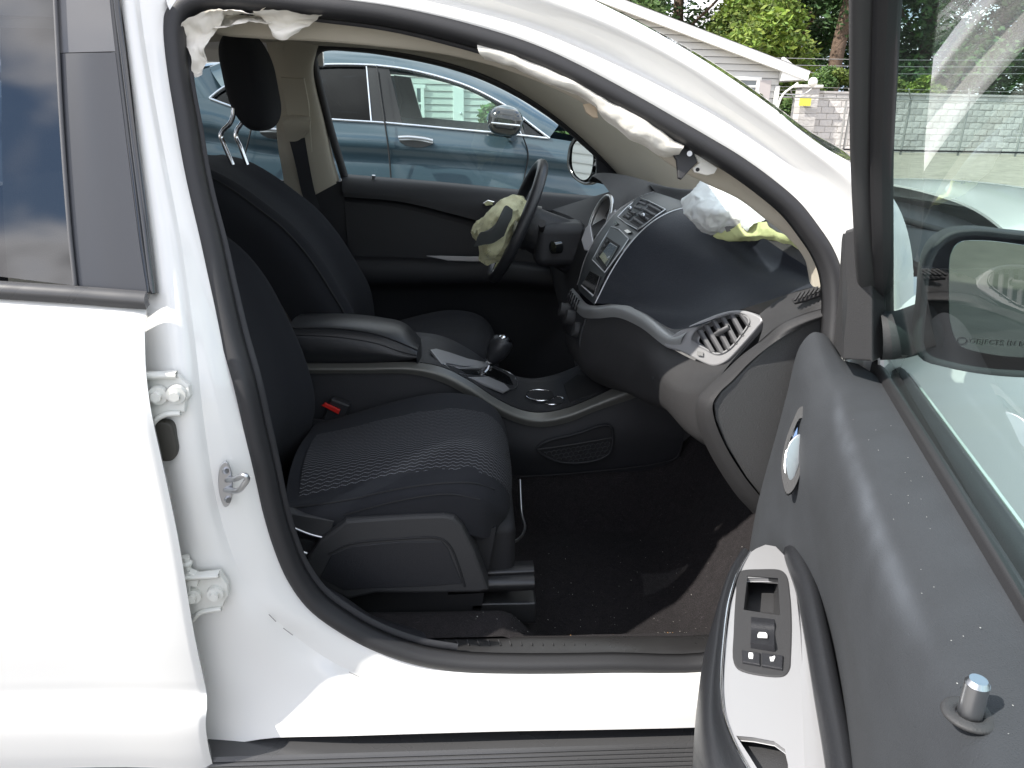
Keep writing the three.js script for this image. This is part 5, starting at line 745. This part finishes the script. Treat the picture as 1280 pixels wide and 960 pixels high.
  part('pillar_cover', [bp], M.gloss, T); part('pillar_cover', [mg(bp)], M.gloss, T); part('pillar_cover', [ap], M.gloss, T); part('pillar_cover', [mg(ap)], M.gloss, T);
  part('belt_chrome', [tube(Fr('262,123 300,136 340,143 418,149.5 480,153.5 560,160.5 640,168 686,173', 0.006), 0.0065, 80, 8)], M.chrome, T);
  part('window_chrome', [tube(Fr('262,123 266,119 278,110 300,99 340,89 402,81 457,81 472,82 505,86 545,95 585,108 615,122.5 642,138.5 665,156.5 687,173', 0.008), 0.0065, 120, 8)], M.chrome, T);
  part('pillar_chrome', [tube(Fr('458,83 464,151', 0.004), 0.0045, 20, 6)], M.chrome, T); part('pillar_chrome', [tube(Fr('641,139 652,170', 0.006), 0.005, 10, 6)], M.chrome, T);
  part('door_seam', [tube(Fr('471,82 476,120 481,154 486,190 489,232 489,300', 0.042), 0.004, 60, 6)], M.matte, T);
  part('door_seam', [tube(Fr('654,171 660,192 657,214 650,245 640,290', 0.045), 0.004, 40, 6)], M.matte, T);
  part('door_seam', [tube(Fr('318,140 312,170 300,215', 0.042), 0.004, 40, 6)], M.matte, T);
  for (const [x, y] of [[520, 176], [346, 166]]) {
    const h = part('door_handle', [sweep(Fr(`${x - 22},${y - 4} ${x - 10},${y - 4.5} ${x + 10},${y - 2.5} ${x + 21},${y}`, 0.075), ovalProf(0.010, 0.014), V3(0, 0, 1), false, 20)], M.steel, T);
    part('handle_recess', [plate(Fr(`${x - 21},${y} ${x - 10},${y - 6} ${x + 14},${y - 4} ${x + 22},${y + 2} ${x + 10},${y + 8} ${x - 12},${y + 6}`, 0.037), 0.003, 0.001, { round: 30 })], M.gloss, h);
    part('handle_chrome', [tube(Fr(`${x - 21},${y - 1.5} ${x},${y - 1.5} ${x + 21},${y + 2.5}`, 0.078), 0.005, 20, 6)], M.chrome, h);
  }
  const mc = atFar(631, 152, 0.16), mgm = new RoundedBoxGeometry(0.17, 0.13, 0.17, 6, 0.055).rotateZ(-0.12).translate(mc.x, mc.y, mc.z);
  const m1 = part('side_mirror', [mgm], M.gloss, T), cap = new THREE.SphereGeometry(0.09, 24, 16, 0, 2 * Math.PI, 0, Math.PI / 2).scale(1.02, 0.8, 0.9).translate(mc.x, mc.y + 0.005, mc.z);
  part('mirror_cap', [cap], paint, m1); part('mirror_strip', [bar(V3(mc.x - 0.07, mc.y - 0.005, mc.z + 0.082), V3(mc.x + 0.07, mc.y - 0.015, mc.z + 0.082), 0.008, 0.012, V3(0, 0, 1))], M.chrome, m1);
  part('mirror_arm', [tube([V3(mc.x + 0.02, mc.y - 0.05, mc.z - 0.03), V3(mc.x + 0.05, mc.y - 0.08, mc.z - 0.16)], 0.03, 6, 10)], M.gloss, m1);
  // bonnet, nose, tail, wheels, inside
  const bn = [[0.58, 1.20], [0.9, 1.19], [1.3, 1.12], [1.7, 0.98], [1.95, 0.82]];
  part('bonnet', surf([-3.03, -3.2, -3.5, -3.9, -4.3, -4.6, -4.77].map((z, k) => bn.map(([x, y]) => V3(x, y + [-0.03, 0.02, 0.05, 0.06, 0.05, 0.02, -0.03][k], z))), 24, 20, 0.01), paint, T);
  part('nose', surf([[V3(1.85, 0.9, -3.25), V3(2.0, 0.9, -3.9), V3(1.85, 0.9, -4.55)], [V3(1.95, 0.6, -3.2), V3(2.1, 0.6, -3.9), V3(1.95, 0.6, -4.6)], [V3(1.9, 0.3, -3.2), V3(2.0, 0.3, -3.9), V3(1.9, 0.3, -4.6)]], 10, 14, 0.01), paint, T);
  part('tailgate', surf([[V3(-2.3, 1.62, -3.5), V3(-2.35, 1.64, -3.9), V3(-2.3, 1.62, -4.3)], [V3(-2.75, 1.2, -3.4), V3(-2.8, 1.2, -3.9), V3(-2.75, 1.2, -4.4)], [V3(-2.75, 0.4, -3.3), V3(-2.8, 0.4, -3.9), V3(-2.75, 0.4, -4.5)]], 12, 14, 0.01), paint, T);
  for (const [x, z] of [[1.12, -3.14], [1.12, -4.66], [-1.75, -3.14], [-1.75, -4.66]]) { const w = part('wheel', [new THREE.TorusGeometry(0.27, 0.095, 14, 36).translate(x, 0.36, z)], M.seal, T); part('rim', [cyl(V3(x, 0.36, z - 0.07), V3(x, 0.36, z + 0.07), 0.2, 0.2, 28)], M.steel, w); }
  for (const z of [-3.5, -4.3]) { const s = part('seat', [rbox(0.16, 0.62, 0.48, 0.06, V3(-0.62, 0.98, z), new THREE.Matrix4().makeRotationZ(0.28)), rbox(0.5, 0.14, 0.48, 0.05, V3(-0.35, 0.66, z))], M.fabric, T); part('headrest', [rbox(0.09, 0.17, 0.24, 0.04, V3(-0.74, 1.40, z))], M.fabric, s); }
  part('dashboard', [rbox(0.5, 0.26, 1.4, 0.08, V3(0.58, 0.98, -3.9))], M.plastic, T);
  part('steering_wheel', [new THREE.TorusGeometry(0.18, 0.016, 10, 40).rotateY(Math.PI / 2).rotateZ(-0.4).translate(0.22, 1.07, -4.3)], M.plastic, T);
  part('floor', [rbox(3.9, 0.08, 1.5, 0.02, V3(-0.4, 0.32, -3.9))], M.matte, T);
}
// ---------------- white sided house beyond
{
  const HZ = -20, w = (x, y) => atZ(x, y, HZ), ev = w(1004, 94), pk0 = w(742, -6), k = (pk0.y - ev.y) / (pk0.x - ev.x), cx = w(971, 120).x, ridge = 1.0, ry = ev.y + k * (ridge - ev.x), lx = 2 * ridge - cx;
  const H = thing('sided_house', 'low white house with horizontal siding and a gable roof', 'house', V3(ridge, 0, HZ - 4));
  const sid = std([0.54, 0.535, 0.51], 0.6), trim = std([0.80, 0.80, 0.78], 0.55);
  const under = (x) => ev.y + k * (x - ev.x) * (x > ridge ? 1 : 0) + (x <= ridge ? k * ((2 * ridge - x) - ev.x) : 0) - 0.30;
  part('wall', [rbox(cx - lx - 0.06, 2.6, 0.12, 0.01, V3(ridge, 1.05, HZ - 0.10)), rbox(0.12, 2.4, 8, 0.01, V3(cx - 0.08, 1.0, HZ - 4.1)), rbox(0.12, 2.4, 8, 0.01, V3(lx + 0.08, 1.0, HZ - 4.1))], sid, H);
  const step = 0.165;
  for (let y = -0.05; y < ry - 0.45; y += step) { const yt = y + step; let xr = cx; xr = Math.min(cx, ev.x + (y + 0.05 - ev.y) / k); xr = Math.min(cx, xr); const xl = 2 * ridge - xr; if (xr - xl < 0.2) break;
    part('siding_board', [sweep([V3(xl, y, HZ), V3(xr, y, HZ)], [[-0.01, 0.022], [-0.003, 0.022], [-step + 0.004, 0.002], [-step + 0.004, -0.04], [-0.01, -0.04], [-0.01, 0.022]].map(([a, b]) => [a, b]), V3(0, 0, 1), false, 1)], sid, H); }
  part('corner_board', [rbox(0.12, 2.35, 0.06, 0.01, V3(cx - 0.03, ev.y - 1.45, HZ + 0.04))], trim, H);
  for (const s of [1, -1]) { const a = V3(ridge + s * (ev.x + 0.05 - ridge), ev.y - 0.02, HZ + 0.22), b = V3(ridge, ry, HZ + 0.22);
    part('rake_board', [bar(a, b, 0.03, 0.24, V3(0, 1, 0))], trim, H); const a2 = a.clone().setZ(HZ + 0.12), b2 = b.clone().setZ(HZ + 0.12); part('soffit', [bar(a2.add(V3(0, -0.11, 0)), b2.add(V3(0, -0.11, 0)), 0.2, 0.02, V3(0, 1, 0))], trim, H);
    const r0 = a.clone().add(V3(s * 0.1, 0.10, 0.03)), r1 = b.clone().add(V3(0, 0.14, 0.03)); part('roof', [grid([[r0, r1], [r0.clone().setZ(HZ - 8.6), r1.clone().setZ(HZ - 8.6)]])], std([0.12, 0.115, 0.11], 0.9, { bumpMap: COARSE, bumpScale: 0.02 }), H);
    part('eave_return', [plate([V3(ridge + s * (cx - ridge - 0.02), ev.y + 0.42, HZ + 0.21), V3(ridge + s * (ev.x - ridge), ev.y, HZ + 0.21), V3(ridge + s * (ev.x - ridge), ev.y - 0.12, HZ + 0.21), V3(ridge + s * (cx - ridge - 0.02), ev.y - 0.16, HZ + 0.21)], 0.18, 0.01), rbox(0.06, 0.16, 8.6, 0.01, V3(ridge + s * (ev.x - ridge), ev.y - 0.06, HZ - 4))], trim, H); }
  const win = (x0, y0, x1, y1, z = 0.04) => { const a = w(x0, y0), b = w(x1, y1), c = V3((a.x + b.x) / 2, (a.y + b.y) / 2, HZ + z), W = b.x - a.x, h = a.y - b.y; const f = part('window', [rbox(W + 0.16, 0.09, 0.07, 0.01, V3(c.x, c.y + h / 2, c.z)), rbox(W + 0.16, 0.09, 0.09, 0.01, V3(c.x, c.y - h / 2, c.z)), rbox(0.09, h - 0.09, 0.07, 0.01, V3(c.x - W / 2, c.y, c.z)), rbox(0.09, h - 0.09, 0.07, 0.01, V3(c.x + W / 2, c.y, c.z)), rbox(W, 0.05, 0.05, 0.01, V3(c.x, c.y, c.z))], trim, H);
    part('pane', [rbox(W - 0.02, h - 0.02, 0.02, 0.002, V3(c.x, c.y, c.z - 0.005))], phy([0.12, 0.14, 0.14], 0.05, { clearcoat: 1 }), f); };
  win(922, 98, 945, 118); win(519, 108, 529, 150); win(300, 70, 330, 110);
  const d0 = w(566, 108), d1 = w(580, 165), dr = part('door', [rbox(d1.x - d0.x, d0.y - d1.y, 0.08, 0.01, V3((d0.x + d1.x) / 2, (d0.y + d1.y) / 2, HZ + 0.03))], trim, H); part('handle', [ball(V3(d1.x - 0.08, (d0.y + d1.y) / 2 - 0.1, HZ + 0.1), 0.035, 0.035, 0.035, 8)], M.steel, dr);
  const pl = w(945, 100), pr = w(957, 150); part('shutter', [rbox(pr.x - pl.x, 1.0, 0.05, 0.01, V3((pl.x + pr.x) / 2, pl.y - 0.5, HZ + 0.045))], std([0.5, 0.46, 0.45], 0.7), H);
  const g = w(1010, 103); const L = thing('globe_lamp', 'white round lamp under the eave of the house corner', 'lamp', V3(g.x, g.y - 0.3, HZ + 0.3));
  part('globe', [ball(V3(g.x, g.y, HZ + 0.3), 0.12, 0.12, 0.12, 16)], trim, L); part('bracket', [tube([V3(g.x, g.y - 0.16, HZ + 0.3), V3(g.x - 0.2, g.y - 0.3, HZ + 0.25), V3(cx + 0.02, g.y - 0.3, HZ + 0.05)], 0.014, 12, 6)], M.steel, L);
  const dpip = w(975, 108), dpb = w(974, 148); part('downpipe', [tube([V3(cx + 0.45, ev.y - 0.2, HZ + 0.2), V3(cx + 0.1, ev.y - 0.55, HZ + 0.08), V3(cx + 0.09, 0, HZ + 0.08)], 0.03, 20, 8)], trim, H);
}
// ---------------- concrete block wall, pier, chain fence posts, wires
const WZ = -25;
{
  const x0 = atZ(1006, 150, WZ).x, blk = std([0.42, 0.40, 0.385], 0.95, { bumpMap: COARSE, bumpScale: 0.02 });
  const tones = [0.48, 0.53, 0.57, 0.61].map((k) => std([k, k * 0.965, k * 0.93], 0.95, { bumpMap: COARSE, bumpScale: 0.02 }));
  const topY = 1.84, courses = 9, h = topY / courses, len = 0.44, W = thing('block_wall', 'pale concrete block wall at the back of the lot', 'wall', V3(x0 + 8, 0, WZ - 0.1));
  part('mortar', [rbox(30, topY - 0.01, 0.14, 0.005, V3(x0 + 15, topY / 2, WZ - 0.10))], std([0.42, 0.41, 0.39], 1), W);
  part('coping', [rbox(30.1, 0.07, 0.24, 0.015, V3(x0 + 15, topY + 0.035, WZ - 0.10))], blk, W);
  reseed(77); const gB = [0, 1, 2].map((i) => join([new RoundedBoxGeometry(len - 0.016, h - 0.016, 0.10 + 0.012 * i, 1, 0.008)]));
  for (let r = 0; r < courses; r++) for (let c = 0; c < 27; c++) { const m = new THREE.Mesh(gB[Math.floor(rnd() * 3)], tones[Math.floor(rnd() * 4)]); m.name = 'block'; m.castShadow = m.receiveShadow = true; m.position.set(x0 + 0.3 + (c + (r % 2) * 0.5) * len - W.position.x, (r + 0.5) * h, 0.03 + rr(0, 0.008)); W.add(m); }
  const rest = []; for (let r = 0; r < courses; r++) for (let c = 27; c < 66; c++) rest.push(rbox(len - 0.022, h - 0.022, 0.10, 0.008, V3(x0 + 0.3 + (c + (r % 2) * 0.5) * len, (r + 0.5) * h, WZ - 0.1)));
  part('far_block', rest, tones[1], W, { stuff: true });
  const pa = atZ(998, 114, WZ), pb = atZ(1021, 114, WZ), P = thing('wall_pier', 'capped concrete pier at the near end of the block wall', 'pier', V3((pa.x + pb.x) / 2, 0, WZ));
  for (let r = 0; r < 10; r++) part('block', [rbox(pb.x - pa.x - 0.02, 0.192, 0.5, 0.012, V3(P.position.x, 0.1 + r * 0.2, WZ))], tones[r % 3], P);
  part('cap', [rbox(pb.x - pa.x + 0.14, 0.10, 0.62, 0.02, V3(P.position.x, 2.05, WZ))], tones[3], P);
  const s0 = atZ(1000, 122.5, WZ + 0.35), s1 = atZ(1013, 132.5, WZ + 0.35); const sg = thing('yellow_sign', 'small blank yellow sign on the concrete pier', 'sign', V3((s0.x + s1.x) / 2, s1.y, WZ + 0.33));
  part('plate', [rbox(s1.x - s0.x, s0.y - s1.y, 0.012, 0.003, V3((s0.x + s1.x) / 2, (s0.y + s1.y) / 2, WZ + 0.345))], std([0.80, 0.74, 0.10], 0.5), sg);
  part('mount', [rbox(0.2, 0.05, 0.08, 0.005, V3((s0.x + s1.x) / 2, (s0.y + s1.y) / 2, WZ + 0.295))], M.steel, sg);
  // fence
  const gal = std([0.34, 0.34, 0.33], 0.5, { metalness: 0.4 }), FZ = WZ + 1.2; const px = [985, 1056, 1128, 1200, 1272];
  const words = ['standing at the house corner', 'in front of the near end of the block wall', 'just right of the open door frame', 'seen through the middle of the door glass', 'seen through the right edge of the door glass'];
  px.forEach((x, i) => { const b = atZ(x - 2, 190, FZ), t = atZ(x, 124, FZ), P2 = thing('fence_post', 'galvanized fence post with angled arm ' + words[i], 'post', V3(b.x, 0, FZ), 'posts of the lot fence');
    part('pole', [cyl(V3(b.x, 0, FZ), V3(b.x, t.y, FZ), 0.035, 0.035, 12)], gal, P2); part('arm', [cyl(V3(b.x, t.y - 0.02, FZ), V3(b.x - 0.28, t.y + 0.30, FZ + 0.25), 0.02, 0.02, 8)], gal, P2); });
  const brace = thing('brace_pole', 'slanted fence brace leaning on the post by the block wall', 'pole', V3(atZ(1046, 190, FZ).x, 0, FZ + 0.05)); part('pole', [cyl(atZ(1049, 188, FZ + 0.06), atZ(1058, 126, FZ + 0.06), 0.028, 0.028, 10)], gal, brace);
  const a = atZ(960, 122, FZ), b = atZ(1330, 126, FZ), yT = atZ(1100, 124, FZ).y;
  const R = thing('fence_rail', 'thin top rail of the lot fence', 'rail', V3(a.x, yT, FZ + 0.05)); part('rail', [cyl(V3(a.x, yT, FZ + 0.05), V3(b.x + 4, yT, FZ + 0.05), 0.022, 0.022, 8)], gal, R);
  const R2 = thing('fence_pipe', 'dark bottom pipe of the lot fence near the ground', 'pipe', V3(a.x, 0.12, FZ + 0.05)); part('pipe', [cyl(V3(a.x, 0.14, FZ + 0.05), V3(b.x + 4, 0.14, FZ + 0.05), 0.03, 0.03, 8)], M.matte, R2);
  [0.10, 0.2, 0.3].forEach((q, i) => { const wr = thing('barbed_wire', ['lowest', 'middle', 'topmost'][i] + ' of three fence wires above the rail', 'wire', V3(a.x, yT + q, FZ + q * 0.85)); part('strand', [cyl(V3(a.x, yT + q, FZ + q * 0.85), V3(b.x + 4, yT + q, FZ + q * 0.85), 0.006, 0.006, 5)], gal, wr); });
  [[70, 73], [79, 81], [88, 90]].forEach(([ya, yb], i) => { const p = atZ(780, ya, -28), q = atZ(1330, yb + 1, -28), n = ['upper', 'middle', 'lower'][i]; const wr = thing('overhead_wire', n + ' of three overhead wires strung before the trees', 'wire', V3(p.x, p.y, -28)); part('strand', [tube([p.clone().add(V3(-14, 0.3, 0)), p.clone().lerp(q, 0.5).add(V3(0, -0.06, 0)), q.clone().add(V3(10, 0.3, 0))], 0.013, 40, 5)], std([0.25, 0.25, 0.25], 0.6), wr); });
}
// ---------------- trees and shrubs
{
  const leafMats = [[0.05, 0.11, 0.03], [0.10, 0.17, 0.035], [0.20, 0.27, 0.05]].map((c) => phy([1, 1, 1], 0.8, { vertexColors: true, transmission: 0.25, thickness: 0 }));
  function foliage(clumps, n, size, col, seed) {
    reseed(seed); const pos = [], nor = [], cols = [], v = V3(0, 0, 0);
    for (let i = 0; i < n; i++) { const c = clumps[Math.floor(rnd() * clumps.length)], th = rr(0, 6.283), ph = Math.acos(rr(-1, 1)), r = Math.pow(rnd(), 0.45);
      v.set(Math.sin(ph) * Math.cos(th), Math.cos(ph) * 0.8, Math.sin(ph) * Math.sin(th)).multiplyScalar(r * c.r * (0.85 + 0.3 * rnd())).add(c.p);
      const a = V3(rr(-1, 1), rr(-0.6, 0.6), rr(-1, 1)).normalize(), b = V3(rr(-1, 1), rr(-1, 1), rr(-1, 1)).cross(a).normalize(), s = size * rr(0.6, 1.4);
      const q = [v.clone().addScaledVector(a, -s), v.clone().addScaledVector(b, -s * 0.45), v.clone().addScaledVector(a, s), v.clone().addScaledVector(b, s * 0.45)];
      const k = c.t * rr(0.7, 1.3), cc = [col[0] * k * rr(0.85, 1.2), col[1] * k, col[2] * k * rr(0.7, 1.2)], nn = a.clone().cross(b);
      for (const t of [0, 1, 2, 0, 2, 3]) { pos.push(q[t].x, q[t].y, q[t].z); nor.push(nn.x, nn.y, nn.z); cols.push(...cc); } }
    const g = new THREE.BufferGeometry(); g.setAttribute('position', new THREE.Float32BufferAttribute(pos, 3)); g.setAttribute('normal', new THREE.Float32BufferAttribute(nor, 3)); g.setAttribute('color', new THREE.Float32BufferAttribute(cols, 3)); return g;
  }
  const bark = std([0.13, 0.09, 0.065], 0.95, { bumpMap: COARSE, bumpScale: 0.05 });
  function tree(label, cat, x, z, h, r, col, n, seed, low = 0.3, group) {
    const T = thing(cat === 'shrub' ? 'shrub' : 'leafy_tree', label, cat, V3(x, 0, z), group); reseed(seed); const clumps = [];
    const limbs = [cat === 'shrub' ? cyl(V3(x, 0, z), V3(x, h * 0.5, z), 0.05, 0.02, 8) : sweep([V3(x, -0.1, z), V3(x + rr(-0.2, 0.2), h * 0.25, z), V3(x + rr(-0.4, 0.4), h * 0.55, z + rr(-0.3, 0.3)), V3(x + rr(-0.6, 0.6), h * 0.85, z)], ovalProf(h * 0.021, h * 0.021, 10), V3(0, 0, 1), false, 16)];
    const m = cat === 'shrub' ? 9 : 34;
    for (let k = 0; k < m; k++) { const f = k / m, y = h * lerp(low, 0.97, rnd()), w = r * Math.sin(Math.PI * Math.min(0.95, Math.max(0.12, (y / h - low) / (1.05 - low) * 0.8 + 0.15))), a = rr(0, 6.283), q = Math.sqrt(rnd()); const p = V3(x + w * q * Math.cos(a), y, z + w * q * Math.sin(a)); clumps.push({ p, r: r * rr(0.22, 0.38), t: rr(0.65, 1.35) });
      if (cat !== 'shrub' && k % 3 === 0) { const y0 = Math.max(h * 0.2, y - h * 0.22); limbs.push(sweep([V3(x, y0, z), V3(lerp(x, p.x, 0.55), lerp(y0, y, 0.5), lerp(z, p.z, 0.55)), p], ovalProf(0.06, 0.06, 6), V3(0.3, 0, 1), false, 8)); } }
    part(cat === 'shrub' ? 'stem' : 'trunk', limbs, bark, T);
    const g = foliage(clumps, Math.round(n * 1.7), cat === 'shrub' ? 0.075 : 0.125, col, seed + 1); g.translate(-x, 0, -z); const c = new THREE.Mesh(g, leafMats[0]); c.name = cat === 'shrub' ? 'foliage' : 'crown'; c.castShadow = c.receiveShadow = true; T.add(c);
  }
  const X = (px, z) => atZ(px, 120, z).x;
  const G1 = [0.045, 0.105, 0.028], G2 = [0.075, 0.145, 0.03], G3 = [0.17, 0.25, 0.035];
  tree('tall dark green tree with the thick bare trunk behind the block wall', 'tree', X(1042, -31), -31, 13, 4.2, G1, 14000, 101, 0.5);
  tree('dark green tree rising between the house roof and the thick trunk', 'tree', X(965, -35), -35, 12.5, 4.2, G1, 14000, 103, 0.2);
  tree('bright yellow green tree close behind the house eave', 'tree', X(935, -31), -31, 5.2, 2.5, G3, 11000, 105, 0.3);
  tree('mid green tree behind the middle of the house roof', 'tree', X(840, -34), -34, 10.5, 4.2, G2, 14000, 107, 0.2);
  tree('tree at the left behind the house gable', 'tree', X(740, -36), -36, 12, 4.4, G1, 11000, 109, 0.2);
  tree('dark tree seen at the left side of the open door glass', 'tree', X(1140, -32), -32, 11.5, 4.2, G1, 13000, 111, 0.14);
  tree('dark tree seen in the middle of the open door glass', 'tree', X(1230, -33), -33, 11, 4.2, G1, 13000, 113, 0.12);
  tree('dark tree beyond the right edge of the door glass', 'tree', X(1320, -33), -33, 12, 4.5, G2, 12000, 115, 0.12);
  tree('dark tree far behind, filling the gap over the fence', 'tree', X(1085, -41), -41, 13.5, 5, G1, 11000, 117, 0.1);
  tree('distant dark tree between the house and the wall', 'tree', X(1000, -42), -42, 14, 5, G1, 11000, 119, 0.08);
  tree('yellow green climber bush spilling over the block wall', 'shrub', X(1050, -25.8), -25.8, 2.9, 0.9, G3, 3500, 121, 0.4);
  tree('mid green bush behind the wall pier', 'shrub', X(1015, -27), -27, 2.7, 1.2, G2, 3500, 123, 0.2);
  tree('green bush under the small house window', 'shrub', X(943, -19.2), -19.2, 1.75, 0.5, G2, 1800, 125, 0.2);
  tree('green hedge bush beyond the bonnet of the teal car', 'shrub', X(668, -17.5), -17.5, 1.9, 0.9, G1, 3200, 127, 0.1);
  tree('green hedge bush nearer the roof of the teal car', 'shrub', X(640, -17), -17, 1.85, 0.8, G2, 3000, 129, 0.1);
  tree('bush over the wall seen through the door glass', 'shrub', X(1135, -26), -26, 2.6, 1.1, G3, 3000, 131, 0.3);
}
{ // pale sided outbuilding on the left, caught in the driver mirror
  const B = thing('outbuilding', 'pale sided outbuilding reflected in the driver side mirror', 'shed', V3(-11, 0, -7)), sid = std([0.66, 0.66, 0.62], 0.6);
  part('wall', [rbox(0.2, 3.0, 12, 0.02, V3(-11.1, 1.5, -7)), rbox(4, 3.0, 0.2, 0.02, V3(-13.2, 1.5, -1.1)), rbox(4, 3, 0.2, 0.02, V3(-13.2, 1.5, -12.9))], sid, B);
  for (let k = 0; k < 17; k++) part('siding_board', [sweep([V3(-10.98, 0.05 + k * 0.175, -13), V3(-10.98, 0.05 + k * 0.175, -1)], [[0.0, 0.0], [0, 0.03], [0.17, 0.005], [0.17, 0], [0, 0]], V3(1, 0, 0), false, 1)], sid, B);
  part('roof', [rbox(5, 0.12, 12.6, 0.02, V3(-13, 3.1, -7))], std([0.1, 0.1, 0.1], 0.9), B);
}
renderer.render(scene, camera);
